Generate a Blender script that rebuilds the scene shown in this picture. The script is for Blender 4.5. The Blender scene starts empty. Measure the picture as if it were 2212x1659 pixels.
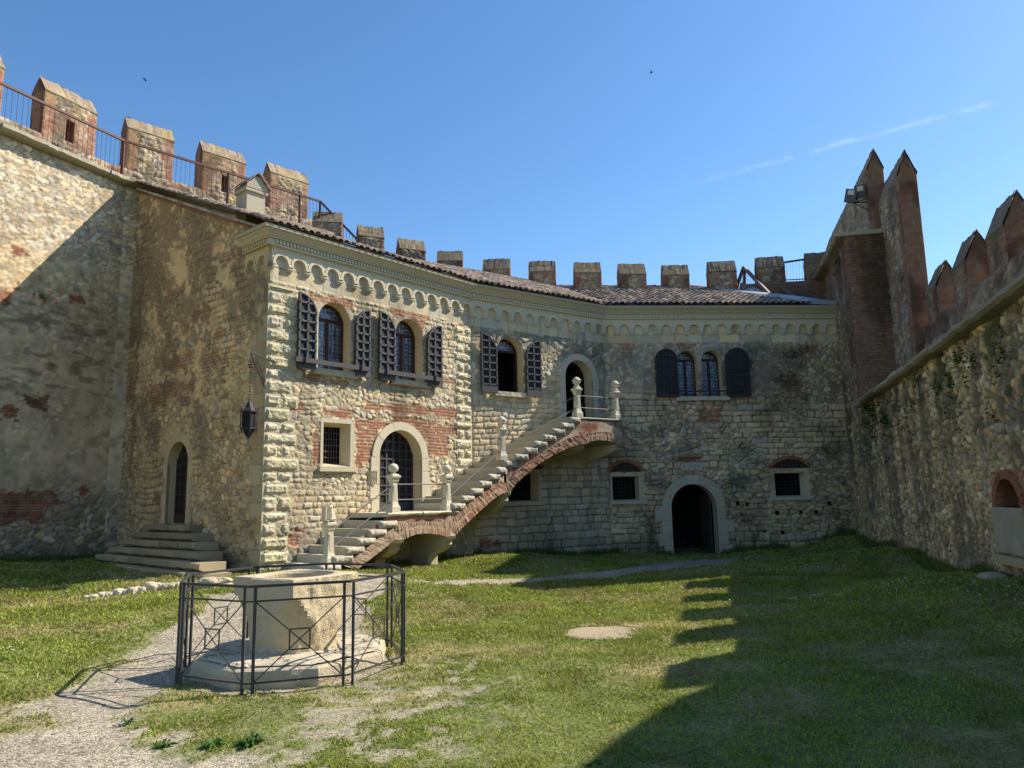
import bpy, math, random
import numpy as np
from mathutils import Vector, geometry
random.seed(7); rng = np.random.default_rng(7)
R_ = math.radians
SC = bpy.context.scene
# ------------------------------------------------------------------ camera
FPX = 1600.0; PITCH = math.atan(245/1600.0); ROLL = .02; EYE = 1.8
CF = np.array([0, math.cos(PITCH), math.sin(PITCH)])
_u0 = np.array([0, -math.sin(PITCH), math.cos(PITCH)]); _r0 = np.array([1., 0, 0])
CU = _u0*math.cos(ROLL)+_r0*math.sin(ROLL); CR = _r0*math.cos(ROLL)-_u0*math.sin(ROLL)
CAM = np.array([0., 0., EYE])
cd = bpy.data.cameras.new('camera'); cam = bpy.data.objects.new('camera', cd)
SC.collection.objects.link(cam); SC.camera = cam
cd.sensor_width = 36; cd.lens = 36*FPX/2212; cd.clip_start = .05; cd.clip_end = 2000
from mathutils import Matrix
cam.matrix_world = Matrix(((CR[0], CU[0], -CF[0], 0), (CR[1], CU[1], -CF[1], 0), (CR[2], CU[2], -CF[2], EYE), (0, 0, 0, 1)))
# ------------------------------------------------------------------ sky and sun
SUN_AZ = R_(70); SUN_EL = R_(43)
SDIR = Vector((math.sin(SUN_AZ)*math.cos(SUN_EL), math.cos(SUN_AZ)*math.cos(SUN_EL), math.sin(SUN_EL)))
W = bpy.data.worlds.new('World'); SC.world = W; W.use_nodes = True
nt = W.node_tree; nt.nodes.clear()
def ray(x, y): return CF+CR*(x-1106)/FPX+CU*(829.5-y)/FPX
def atz(x, y, z):
    d = ray(x, y); return CAM+d*((z-EYE)/d[2])
def wnode(t, **k):
    n = nt.nodes.new(t)
    for a, b in k.items(): setattr(n, a, b)
    return n
sky = wnode('ShaderNodeTexSky', sky_type='NISHITA', sun_disc=False)
sky.sun_elevation = SUN_EL; sky.sun_rotation = SUN_AZ; sky.altitude = 200
sky.air_density = 1.0; sky.dust_density = .35; sky.ozone_density = 2.2
tc = wnode('ShaderNodeTexCoord')
d1 = ray(1380, 428); d2 = ray(2140, 226); d1 /= np.linalg.norm(d1); d2 /= np.linalg.norm(d2)
cn = np.cross(d1, d2); cn /= np.linalg.norm(cn); ct = d2-d1*np.dot(d1, d2); ct /= np.linalg.norm(ct)
def wm(op, a, b=None, c=None):
    n = wnode('ShaderNodeMath', operation=op)
    for i, v in enumerate((a, b, c)):
        if v is None: continue
        if isinstance(v, (int, float)): n.inputs[i].default_value = v
        else: nt.links.new(v, n.inputs[i])
    return n.outputs[0]
def wdot(vec):
    n = wnode('ShaderNodeVectorMath', operation='DOT_PRODUCT')
    nt.links.new(tc.outputs['Generated'], n.inputs[0]); n.inputs[1].default_value = tuple(vec); return n.outputs['Value']
nz = wnode('ShaderNodeTexNoise'); nz.inputs['Scale'].default_value = 34; nz.inputs['Detail'].default_value = 5
nt.links.new(tc.outputs['Generated'], nz.inputs['Vector'])
ang = wm('ARCTAN2', wdot(ct), wdot(d1)); span = math.acos(float(np.dot(d1, d2)))
along = wm('DIVIDE', ang, span)
off_ = wm('ABSOLUTE', wm('ADD', wdot(cn), wm('MULTIPLY', wm('SUBTRACT', nz.outputs['Fac'], .5), .012)))
core = wm('SUBTRACT', 1.0, wm('MINIMUM', wm('DIVIDE', off_, .0045), 1.0))
def sstep(a, b, x):
    n = wnode('ShaderNodeMapRange', interpolation_type='SMOOTHSTEP'); n.inputs['From Min'].default_value = a; n.inputs['From Max'].default_value = b
    nt.links.new(x, n.inputs['Value']); return n.outputs['Result']
fade = wm('MULTIPLY', sstep(0, .5, along), wm('SUBTRACT', 1.0, sstep(.97, 1.05, along)))
cfac = wm('MULTIPLY', wm('MULTIPLY', core, fade), wm('MULTIPLY_ADD', nz.outputs['Fac'], .36, -.14))
mx = wnode('ShaderNodeMix', data_type='RGBA'); nt.links.new(cfac, mx.inputs['Factor'])
hs = wnode('ShaderNodeHueSaturation'); hs.inputs['Saturation'].default_value = 1.2; nt.links.new(sky.outputs[0], hs.inputs['Color']); nt.links.new(hs.outputs[0], mx.inputs['A']); mx.inputs['B'].default_value = (9.5, 9.8, 10.2, 1)
bg = wnode('ShaderNodeBackground'); bg.inputs['Strength'].default_value = .128
wo = wnode('ShaderNodeOutputWorld'); nt.links.new(mx.outputs['Result'], bg.inputs[0]); nt.links.new(bg.outputs[0], wo.inputs[0])
sl = bpy.data.lights.new('sun', 'SUN'); sl.energy = 5.0; sl.angle = R_(.5); sl.color = (1, .925, .80)
so = bpy.data.objects.new('sun', sl); SC.collection.objects.link(so); so.location = (20, 10, 30)
so.rotation_euler = SDIR.to_track_quat('Z', 'Y').to_euler()
SC.view_settings.view_transform = 'Standard'; SC.view_settings.look = 'None'; SC.view_settings.gamma = 1
SC.view_settings.exposure = .64
SC.render.engine = 'CYCLES'; SC.cycles.use_denoising = True; SC.cycles.max_bounces = 6

# ------------------------------------------------------------------ tagging
COL = SC.collection
def tag(o, label=None, cat=None, group=None, kind=None):
    if label: o['label'] = label
    if cat: o['category'] = cat
    if group: o['group'] = group
    if kind: o['kind'] = kind
    return o
def empty(name, loc, label=None, cat=None, group=None):
    o = bpy.data.objects.new(name, None); COL.objects.link(o); o.location = tuple(loc); o.empty_display_size = .2
    return tag(o, label, cat, group)

# ------------------------------------------------------------------ mesh accumulator (world coordinates, one mesh per build)
class Acc:
    def __init__(s): s.v = []; s.c = []; s.t = []; s.f = []; s.n = 0
    def add(s, v, faces, col, uv=None):
        v = np.asarray(v, float).reshape(-1, 3); k = len(v)
        c = np.asarray(col, float)
        if c.ndim == 1: c = np.tile(c[:3], (k, 1))
        s.v.append(v); s.c.append(c); s.t.append(np.zeros((k, 2)) if uv is None else np.asarray(uv, float))
        if isinstance(faces, np.ndarray): s.f.append(faces+s.n)
        else:
            by = {}
            for q in faces: by.setdefault(len(q), []).append(q)
            for q in by.values(): s.f.append(np.asarray(q)+s.n)
        s.n += k; return s
    def build(s, name, mat, parent=None, smooth=False, origin=None):
        v = np.concatenate(s.v); c = np.concatenate(s.c); t = np.concatenate(s.t)
        if parent is not None: o0 = np.array(WL.get(parent.name, (0, 0, 0)))
        else: o0 = np.array(origin if origin is not None else (0, 0, 0), float)
        me = bpy.data.meshes.new(name); me.vertices.add(len(v)); me.vertices.foreach_set('co', (v-o0).ravel())
        li = np.concatenate([f.ravel() for f in s.f]); st = []; p = 0
        for f in s.f:
            k = f.shape[1]; st.append(p+np.arange(len(f))*k); p += f.size
        st = np.concatenate(st)
        me.loops.add(len(li)); me.loops.foreach_set('vertex_index', li.astype(np.int32))
        me.polygons.add(len(st)); me.polygons.foreach_set('loop_start', st.astype(np.int32))
        me.polygons.foreach_set('use_smooth', np.full(len(st), smooth))
        me.update(calc_edges=True)
        a = me.attributes.new('Col', 'FLOAT_COLOR', 'POINT'); a.data.foreach_set('color', np.concatenate([np.clip(c, 0, 1), np.ones((len(c), 1))], 1).ravel())
        a = me.attributes.new('UVP', 'FLOAT_VECTOR', 'POINT'); a.data.foreach_set('vector', np.concatenate([t, np.zeros((len(t), 1))], 1).ravel())
        me.materials.append(mat)
        ob = bpy.data.objects.new(name, me); COL.objects.link(ob)
        if parent is not None: ob.parent = parent; WL[ob.name] = tuple(o0)
        else: ob.location = tuple(o0); WL[ob.name] = tuple(o0)
        return ob
    def poly(s, pts, col, uv=None): return s.add(pts, [tuple(range(len(pts)))], col, uv)
    def loft(s, rings, col, close=True, caps=True):
        n = len(rings[0]); v = np.concatenate([np.asarray(r, float) for r in rings]); F = []
        for i in range(len(rings)-1):
            for j in range(n if close else n-1):
                k = (j+1) % n; F.append((i*n+j, i*n+k, (i+1)*n+k, (i+1)*n+j))
        if caps: F.append(tuple(range(n-1, -1, -1))); F.append(tuple((len(rings)-1)*n+j for j in range(n)))
        return s.add(v, F, col)
    def box(s, c, X, Y, Z, col):
        c = np.array(c, float); X = np.array(X, float); Y = np.array(Y, float); Z = np.array(Z, float)
        r = lambda k: [c+a*X+b*Y+k*Z for a, b in ((-1, -1), (1, -1), (1, 1), (-1, 1))]
        return s.loft([r(-1), r(1)], col)
    def tube(s, pts, rad, col, seg=6, sq=False):
        pts = [np.array(p, float) for p in pts]; rings = []
        for i, p in enumerate(pts):
            a = pts[max(0, i-1)]; b = pts[min(len(pts)-1, i+1)]; d = (b-a)/np.linalg.norm(b-a)
            up = np.array([0, 0, 1.]) if abs(d[2]) < .9 else np.array([1., 0, 0])
            x = np.cross(d, up); x /= np.linalg.norm(x); y = np.cross(x, d)
            k = 4 if sq else seg; o = math.pi/4 if sq else 0
            r = (rad[i] if isinstance(rad, (list, tuple)) else rad)*(1.414 if sq else 1)
            rings.append([p+x*r*math.cos(o+2*math.pi*j/k)+y*r*math.sin(o+2*math.pi*j/k) for j in range(k)])
        return s.loft(rings, col)
    def lathe(s, c, prof, col, seg=16, sx=1, sy=1):
        return s.loft([[(c[0]+r*sx*math.cos(2*math.pi*j/seg), c[1]+r*sy*math.sin(2*math.pi*j/seg), c[2]+z) for j in range(seg)] for z, r in prof], col)
WL = {}
def thing(name, loc, label, cat, group=None):
    o = empty(name, loc, label, cat, group); WL[o.name] = tuple(loc); return o
def part(name, parent, loc=None):
    o = bpy.data.objects.new(name, None); COL.objects.link(o); o.parent = parent; WL[o.name] = WL[parent.name]; return o

# ------------------------------------------------------------------ materials (colour of the thing itself comes from attribute Col)
def mat(name, rough=.9, var=.35, vs=14, fine=60, bump=.4, bd=.01, metal=0, spec=.3, transl=0, tint=None):
    m = bpy.data.materials.new(name); m.use_nodes = True; t = m.node_tree; N = t.nodes; L = t.links
    b = N['Principled BSDF']; b.inputs['Roughness'].default_value = rough; b.inputs['Metallic'].default_value = metal
    b.inputs['Specular IOR Level'].default_value = spec
    a = N.new('ShaderNodeAttribute'); a.attribute_name = 'Col'
    g = N.new('ShaderNodeNewGeometry')
    n1 = N.new('ShaderNodeTexNoise'); n1.inputs['Scale'].default_value = vs; n1.inputs['Detail'].default_value = 6; n1.inputs['Roughness'].default_value = .65
    n2 = N.new('ShaderNodeTexNoise'); n2.inputs['Scale'].default_value = fine; n2.inputs['Detail'].default_value = 3
    L.new(g.outputs['Position'], n1.inputs['Vector']); L.new(g.outputs['Position'], n2.inputs['Vector'])
    mr = N.new('ShaderNodeMapRange'); mr.inputs['From Min'].default_value = .3; mr.inputs['From Max'].default_value = .7
    mr.inputs['To Min'].default_value = 1-var; mr.inputs['To Max'].default_value = 1+var; L.new(n1.outputs['Fac'], mr.inputs['Value'])
    mr2 = N.new('ShaderNodeMapRange'); mr2.inputs['From Min'].default_value = .25; mr2.inputs['From Max'].default_value = .75
    mr2.inputs['To Min'].default_value = 1-var*.6; mr2.inputs['To Max'].default_value = 1+var*.6; L.new(n2.outputs['Fac'], mr2.inputs['Value'])
    mm = N.new('ShaderNodeMath'); mm.operation = 'MULTIPLY'; L.new(mr.outputs[0], mm.inputs[0]); L.new(mr2.outputs[0], mm.inputs[1])
    vm = N.new('ShaderNodeVectorMath'); vm.operation = 'SCALE'
    if tint:
        tv = N.new('ShaderNodeVectorMath'); tv.operation = 'MULTIPLY'; tv.inputs[1].default_value = tint; L.new(a.outputs['Color'], tv.inputs[0]); L.new(tv.outputs[0], vm.inputs[0])
    else: L.new(a.outputs['Color'], vm.inputs[0]); L.new(mm.outputs[0], vm.inputs['Scale'])
    L.new(vm.outputs[0], b.inputs['Base Color'])
    if bump:
        add = N.new('ShaderNodeMath'); add.operation = 'ADD'; L.new(n1.outputs['Fac'], add.inputs[0]); L.new(n2.outputs['Fac'], add.inputs[1])
        bp = N.new('ShaderNodeBump'); bp.inputs['Strength'].default_value = bump; bp.inputs['Distance'].default_value = bd
        L.new(add.outputs[0], bp.inputs['Height']); L.new(bp.outputs[0], b.inputs['Normal'])
    if transl:
        tr = N.new('ShaderNodeBsdfTranslucent'); L.new(vm.outputs[0], tr.inputs['Color'])
        ms = N.new('ShaderNodeMixShader'); ms.inputs[0].default_value = transl
        L.new(b.outputs[0], ms.inputs[1]); L.new(tr.outputs[0], ms.inputs[2]); L.new(ms.outputs[0], N['Material Output'].inputs['Surface'])
    return m
MS = mat('masonry', .92, .30, 9, 45, .6, .03, tint=(1.06, .99, .88))
MC = mat('carved_stone', .85, .24, 5, 32, .5, .015, tint=(1.02, .98, .88))
MI = mat('painted_iron', .62, .18, 20, 90, .25, .004, 0, .3)
MX = mat('worn_stone', .9, .5, 9, 60, .7, .02, tint=(1.03, .97, .84))
MW = mat('dark_timber', .75, .2, 10, 60, .3, .004)
MT = mat('roof_tile', .92, .35, 9, 50, .4, .01)
MG = mat('grass_blade', .7, .2, 1.2, 30, 0, .01, 0, .2, .3)
MD = mat('interior_dark', 1, .1, 5, 20, 0)
ML = mat('lead_sheet', .45, .15, 4, 20, .2, .01, .3, .5)
def glass_mat():
    m = bpy.data.materials.new('leaded_glass'); m.use_nodes = True; t = m.node_tree; N = t.nodes; L = t.links
    b = N['Principled BSDF']; a = N.new('ShaderNodeAttribute'); a.attribute_name = 'UVP'
    def M(op, x, y=None):
        n = N.new('ShaderNodeMath'); n.operation = op
        for i, q in enumerate((x, y)):
            if q is None: continue
            if isinstance(q, (int, float)): n.inputs[i].default_value = q
            else: L.new(q, n.inputs[i])
        return n.outputs[0]
    sp = N.new('ShaderNodeSeparateXYZ'); L.new(a.outputs['Vector'], sp.inputs[0])
    P = .105
    u = M('DIVIDE', sp.outputs[0], P); v = M('DIVIDE', sp.outputs[1], P)
    fu = M('SUBTRACT', M('FRACT', u), .5); fv = M('SUBTRACT', M('FRACT', v), .5)
    r = M('SQRT', M('ADD', M('MULTIPLY', fu, fu), M('MULTIPLY', fv, fv)))
    lead = M('LESS_THAN', M('ABSOLUTE', M('SUBTRACT', r, .44)), .045)
    rim = M('LESS_THAN', M('ABSOLUTE', M('SUBTRACT', r, .34)), .05)
    bull = M('LESS_THAN', r, .12)
    wn = N.new('ShaderNodeTexWhiteNoise'); wn.noise_dimensions = '2D'
    cb = N.new('ShaderNodeCombineXYZ'); L.new(M('FLOOR', u), cb.inputs[0]); L.new(M('FLOOR', v), cb.inputs[1]); L.new(cb.outputs[0], wn.inputs['Vector'])
    mx = N.new('ShaderNodeMix'); mx.data_type = 'RGBA'; mx.inputs['A'].default_value = (.03, .045, .075, 1); mx.inputs['B'].default_value = (.30, .36, .46, 1)
    L.new(M('MULTIPLY', M('MAXIMUM', rim, bull), M('ADD', M('MULTIPLY', wn.outputs['Value'], .75), .2)), mx.inputs['Factor'])
    m2 = N.new('ShaderNodeMix'); m2.data_type = 'RGBA'; L.new(mx.outputs['Result'], m2.inputs['A']); m2.inputs['B'].default_value = (.02, .02, .025, 1); L.new(lead, m2.inputs['Factor'])
    L.new(m2.outputs['Result'], b.inputs['Base Color']); b.inputs['Roughness'].default_value = .12
    b.inputs['Specular IOR Level'].default_value = .8
    nz = N.new('ShaderNodeTexNoise'); nz.inputs['Scale'].default_value = 9; g = N.new('ShaderNodeNewGeometry'); L.new(g.outputs['Position'], nz.inputs['Vector'])
    bp = N.new('ShaderNodeBump'); bp.inputs['Strength'].default_value = .6; bp.inputs['Distance'].default_value = .02
    L.new(M('ADD', nz.outputs['Fac'], M('MULTIPLY', r, -.6)), bp.inputs['Height']); L.new(bp.outputs[0], b.inputs['Normal'])
    return m
MGL = glass_mat()

# ------------------------------------------------------------------ procedural masonry: relief and colour from cell patterns
def hsh(i, j, s=0):
    h = (i.astype(np.int64)*73856093) ^ (j.astype(np.int64)*19349663) ^ (s*83492791+1013)
    h = (h & 0xffffffff).astype(np.uint64)
    h = (h ^ (h >> np.uint64(13)))*np.uint64(1274126177) & np.uint64(0xffffffff)
    h = (h ^ (h >> np.uint64(16)))*np.uint64(2246822519) & np.uint64(0xffffffff)
    h = h ^ (h >> np.uint64(15))
    return (h & np.uint64(0xffffff)).astype(float)/16777216.
def vn(x, y, s=0):
    x = np.asarray(x, float); y = np.asarray(y, float)+np.zeros_like(x)
    i = np.floor(x); j = np.floor(y); fx = x-i; fy = y-j; fx = fx*fx*(3-2*fx); fy = fy*fy*(3-2*fy)
    a = hsh(i, j, s); b = hsh(i+1, j, s); c = hsh(i, j+1, s); d = hsh(i+1, j+1, s)
    return (a*(1-fx)+b*fx)*(1-fy)+(c*(1-fx)+d*fx)*fy
def fbm(x, y, s=0, o=4):
    r = 0; a = .5; t = 0
    for k in range(o): r = r+a*vn(x*2**k+k*17.3, y*2**k+k*5.1, s+k); t += a; a *= .5
    return r/t
def ss(a, b, x):
    t = np.clip((x-a)/(b-a), 0, 1); return t*t*(3-2*t)
def mixc(a, b, m): return a*(1-m[:, None])+b*m[:, None]
def arr(c, n): c = np.asarray(c, float); return np.tile(c, (n, 1)) if c.ndim == 1 else c
def rubble(u, z, cw, ch, s):
    x = u/cw+1.1*vn(u*2.3, z*2.3, s+9)+.25*vn(u*9, z*9, s+31); y = z/ch+1.2*vn(u*1.9, z*1.9, s+11)+.25*vn(u*9, z*9, s+33); j0 = np.floor(y)
    F1 = np.full(len(x), 9.); F2 = np.full(len(x), 9.); A = np.zeros(len(x)); B = np.zeros(len(x)); OX = np.zeros(len(x)); OY = np.zeros(len(x))
    for dj in (-1, 0, 1):
        j = j0+dj; st = .5*(j % 2); i0 = np.floor(x-st)
        for di in (-1, 0, 1):
            i = i0+di; px = i+st+.5+(hsh(i, j, s)-.5)*.9; py = j+.5+(hsh(i, j, s+1)-.5)*.85
            d = np.hypot(x-px, y-py)-.34*(hsh(i, j, s+5)-.5); n = d < F1; OX = np.where(n, x-px, OX); OY = np.where(n, y-py, OY)
            F2 = np.where(n, F1, np.minimum(F2, d)); A = np.where(n, i, A); B = np.where(n, j, B); F1 = np.where(n, d, F1)
    return F2-F1, hsh(A, B, s+2), hsh(A, B, s+3), OX*(hsh(A, B, s+7)-.5)+OY*(hsh(A, B, s+8)-.5)
def courses(u, z, rh, bw, s, wob=.12):
    y = z/rh+.8*vn(z/rh*.5, 0*z, s)+wob*(vn(u*1.4, z*.8, s+4)-.5)*2+wob*.8*(vn(u*6, z*6, s+44)-.5); r = np.floor(y); fy = y-r
    x = u/bw+hsh(r, r, s)*9+1.0*vn(u/bw*.8, r*3.7, s+6); c = np.floor(x); fx = x-c
    jl = hsh(c, r, s+15) < .16; jr = hsh(c+1, r, s+15) < .16
    dx = np.minimum(np.where(jl, 9., fx), np.where(jr, 9., 1-fx))*bw; c = np.where(jl, c-1, c); dy = np.minimum(fy, 1-fy)*rh
    return np.minimum(np.minimum(dx, dy), (dx+dy)*.62), hsh(c, r, s+2), hsh(c, r, s+3)
def p_rub(u, z, s, cw, ch, a, b, mo, rel, full=0):
    e, r1, r2, tl = rubble(u, z, cw, ch, s); m = ss(.03-full*.02, .2-full*.1, e+.06*(fbm(u*14, z*14, s+7, 2)-.5)*2)
    h = rel*(m*(.62+.25*np.clip(e, 0, .8))*(.45+.8*r2)+m*1.5*tl+.55*fbm(u*13, z*13, s+8, 4))
    n = len(u); k3 = (r1*7.3+r2*3.1) % 1.0; c = mixc(arr(a, n), arr(b, n), r1)*(.66+.58*r2)[:, None]*(1+(k3-.5)[:, None]*np.array([.16, -.02, -.34]))
    return h, mixc(arr(mo, n)*(.72+.5*fbm(u*5, z*5, s+12, 3))[:, None], c, m)
def p_crs(u, z, s, rh, bw, a, b, mo, rel, j=.02, wob=.12):
    d, r1, r2 = courses(u, z, rh, bw, s, wob); m = ss(j*.3, j*1.3, d+.018*(fbm(u*11, z*11, s+7, 3)-.5)*2)
    h = rel*(m*(.45+.6*r2)+.6*fbm(u*12, z*12, s+8, 4)+.2*np.clip(d/.06, 0, 1))
    n = len(u); k3 = (r1*7.3+r2*3.1) % 1.0; c = mixc(arr(a, n), arr(b, n), .25+.5*r1)*(.8+.34*r2)[:, None]*(1+(k3-.5)[:, None]*np.array([.12, -.02, -.26]))
    return h, mixc(arr(mo, n), c, m)
BR_A, BR_B, BR_M = (.40, .175, .10), (.26, .12, .08), (.44, .36, .26)
def p_brick(u, z, s, rel=.014, a=BR_A, b=BR_B, mo=BR_M, rh=.075, bw=.25): return p_crs(u, z, s, rh, bw, a, b, mo, rel, .011, .05)
CREAM_A, CREAM_B, CREAM_M = (.66, .585, .43), (.52, .46, .34), (.50, .44, .32)
def blend(A, B, m): return A[0]*(1-m)+B[0]*m, mixc(A[1], B[1], m)
def region(u, z, regs, s, soft=.10, rough=.2):
    """regs: (cu, cz, hu, hz) boxes, ragged edges"""
    n = (fbm(u*2.6, z*2.6, s, 4)-.5)*1.6+(np.repeat(0, 1)[0])+.5*(hsh(np.floor(u/.13+.5*(np.floor(z/.075) % 2)), np.floor(z/.075), s+2)-.5); m = np.zeros(len(u))
    for cu, cz, hu, hz in regs:
        d = np.maximum(np.abs(u-cu)-hu, np.abs(z-cz)-hz); m = np.maximum(m, ss(soft*.3, -soft*.3, d+rough*n))
    return m
# ------------------------------------------------------------------ wall frames
class Wall:
    def __init__(s, A, B):
        s.A = np.array(A[:2], float); s.B = np.array(B[:2], float); s.L = float(np.hypot(*(s.B-s.A))); s.w = (s.B-s.A)/s.L; s.n = np.array([s.w[1], -s.w[0]])
    def P(s, u, z, d=0): q = s.A+s.w*u+s.n*d; return np.array([q[0], q[1], z])
    def PA(s, u, z, d):
        u = np.asarray(u, float); q = s.A[None]+s.w[None]*u[:, None]+s.n[None]*(np.zeros_like(u)+d)[:, None]; return np.concatenate([q, (np.zeros_like(u)+z)[:, None]], 1)
    def uv(s, x, y, d=0):
        r = ray(x, y); a = s.A+s.n*d; t = np.dot(s.n, a-CAM[:2])/np.dot(s.n, r[:2]); p = CAM+r*t
        return float(np.dot(p[:2]-a, s.w)), float(p[2])
    def rg(s, x0, y0, x1, y1):
        a = s.uv(x0, y0); b = s.uv(x1, y1); return ((a[0]+b[0])/2, (a[1]+b[1])/2, abs(a[0]-b[0])/2, abs(a[1]-b[1])/2)
def sd_arch(u, z, h):
    kind, u0, u1, z0, z1 = h; uc = (u0+u1)/2; r = (u1-u0)/2
    if kind == 'rect': return np.maximum(np.abs(u-uc)-r, np.abs(z-(z0+z1)/2)-(z1-z0)/2)
    k = 1. if kind == 'arch' else .75
    zc = z1-r*k; return np.where(z > zc, (np.hypot(u-uc, (z-zc)/k)-r), np.maximum(np.abs(u-uc)-r, z0-z))
def outline(h, n=18):
    kind, u0, u1, z0, z1 = h
    if kind == 'rect': return [(u0, z0), (u1, z0), (u1, z1), (u0, z1)]
    uc = (u0+u1)/2; r = (u1-u0)/2; k = 1. if kind == 'arch' else .75; zc = z1-r*k
    return [(u0, z0), (u1, z0)]+[(uc+r*math.cos(math.pi*i/n), zc+k*r*math.sin(math.pi*i/n)) for i in range(n+1)]
def wall_mesh(acc, W_, u0, u1, zb, zt, paint, holes=(), res=.025, d=0, fade=.04, uoff=0):
    """relief wall sheet; zb, zt may be functions of u; holes are (kind,u0,u1,z0,z1)"""
    fb = zb if callable(zb) else (lambda q: q*0+zb); ft = zt if callable(zt) else (lambda q: q*0+zt)
    us = np.linspace(u0, u1, max(2, int((u1-u0)/res)+1)); hh = float(np.max(ft(us)-fb(us))); nz_ = max(2, int(hh/res)+1)
    Ug, Tg = np.meshgrid(us, np.linspace(0, 1, nz_)); Z = fb(Ug)+(ft(Ug)-fb(Ug))*Tg; u = Ug.ravel(); z = Z.ravel().copy(); nu = len(us)
    keep = None
    for h in holes:
        sd = sd_arch(u, z, h); near = np.abs(sd) < res*.8; e = .002
        gx = (sd_arch(u+e, z, h)-sd)/e; gz = (sd_arch(u, z+e, h)-sd)/e; g = np.maximum(np.hypot(gx, gz), .3)
        u = np.where(near, u-sd*gx/g**2, u); z = np.where(near, z-sd*gz/g**2, z)
    hgt, c = paint(u+uoff, z)
    if fade:
        ed = np.minimum(np.minimum(u-u0, u1-u), np.minimum(z-fb(u), ft(u)-z))
        for h in holes: ed = np.minimum(ed, sd_arch(u, z, h))
        hgt = hgt*ss(-.001, fade, ed)
    v = W_.PA(u, z, d+hgt); idx = np.arange(len(u)).reshape(nz_, nu)
    F = np.stack([idx[:-1, :-1], idx[:-1, 1:], idx[1:, 1:], idx[1:, :-1]], -1).reshape(-1, 4)
    if holes:
        cu = u[F].mean(1); cz = z[F].mean(1); k = np.ones(len(F), bool)
        for h in holes: k &= sd_arch(cu, cz, h) > 0
        F = F[k]
    return acc.add(v, F, c, np.stack([u, z], 1))
def prism(acc, W_, pts, d0, d1, col, back=False):
    """extrude a wall-plane outline (u,z) from offset d0 to d1"""
    n = len(pts); f = [W_.P(u, z, d1) for u, z in pts]; b = [W_.P(u, z, d0) for u, z in pts]
    tr = geometry.tessellate_polygon([[Vector((u, z, 0)) for u, z in pts]]); uv = [(u, z) for u, z in pts]
    acc.add(f, [tuple(t) for t in tr], col, uv)
    if back: acc.add(b, [tuple(t) for t in tr], col, uv)
    F = [(i, (i+1) % n, n+(i+1) % n, n+i) for i in range(n)]
    return acc.add(b+f, F, col, uv+uv)
def band(acc, W_, inner, outer, d0, d1, col):
    """a ring strip between two open polylines of equal length"""
    n = len(inner); V = [W_.P(u, z, d1) for u, z in inner]+[W_.P(u, z, d1) for u, z in outer]+[W_.P(u, z, d0) for u, z in inner]+[W_.P(u, z, d0) for u, z in outer]
    F = []
    for i in range(n-1):
        F += [(i, i+1, n+i+1, n+i), (2*n+i, 2*n+i+1, i+1, i), (n+i, n+i+1, 3*n+i+1, 3*n+i)]
    F += [(0, n, 3*n, 2*n), (n-1, 2*n-1, 4*n-1, 3*n-1)]
    return acc.add(V, F, col, [q for q in inner]+[q for q in outer]+[q for q in inner]+[q for q in outer])
def reveal(acc, W_, h, depth, col, d=0, n=18, splay=0):
    """sides of an opening going into the wall"""
    o = outline(h, n); uc = (h[1]+h[2])/2; zc = (h[3]+h[4])/2; m = len(o)
    a = [W_.P(u, z, d) for u, z in o]; b = [W_.P(uc+(u-uc)*(1-splay), zc+(z-zc)*(1-splay*.5), d-depth) for u, z in o]
    return acc.add(a+b, [(i, (i+1) % m, m+(i+1) % m, m+i) for i in range(m)], col, o+o)

# ------------------------------------------------------------------ plan of the courtyard (metres)
G0 = np.array([-10.05, 19.30]); A0 = np.array([-5.05, 15.08]); J0 = np.array([-1.09, 19.65]); B0 = np.array([2.83, 22.33]); C0 = np.array([10.25, 22.86])
WGA = Wall(G0, A0); WAJ = Wall(A0, J0); WJB = Wall(J0, B0); WBC = Wall(B0, C0)
ZE = 7.5
K0 = np.array([-11.95, 16.05]); K1 = np.array([-10.5, 19.2])
_k = (K1-K0)/np.hypot(*(K1-K0)); KL = K0-_k*6.0
WK = Wall(KL, K1)
K2 = np.array([-6.12, 23.62]); WK2 = Wall(K1, K2)
CR0 = np.array([10.33, 22.87]); CR1 = np.array([7.2, 10.8]); _w = (CR1-CR0)/np.hypot(*(CR1-CR0))
WR = Wall(CR0, CR0+_w*24)
# ------------------------------------------------------------------ ground height
GP = np.array([(-2.5, 8.5, .0), (0, 0, .0), (0, 5, 0), (-4, 4, 0), (4, 5, .05), (-5.3, 14.6, .42), (-3.7, 14.4, .46), (-2, 16.2, .3), (-.8, 19.2, .36), (2.8, 21.8, .1), (5.3, 22.2, -.02), (5.3, 20, 0), (8, 22.3, .1),
   (10.1, 22.5, .47), (7.0, 10.8, .5), (9, 17, .45), (-6.4, 15.6, .42), (-9.5, 17.5, .5), (-12, 15, .72), (-8, 12, .25), (-12, 8, .4), (1.5, 14, .0), (4, 14, .02), (-1, 12, .03), (7, 4, .5), (0, 17, .1), (5.5, 16, .05)])
def gz(x, y):
    x = np.asarray(x, float); y = np.asarray(y, float); num = 0; den = 0
    for a, b, c in GP:
        w = 1/((x-a)**2+(y-b)**2+.6)**1.6; num = num+w*c; den = den+w
    return num/den
def g1(x, y): return float(gz(np.array([x]), np.array([y]))[0])
def px_ground(pts, z=.03):
    out = []
    for x, y in pts:
        p = atz(x, y, z)
        for _ in range(4): p = atz(x, y, g1(p[0], p[1]))
        out.append((p[0], p[1]))
    return out
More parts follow.
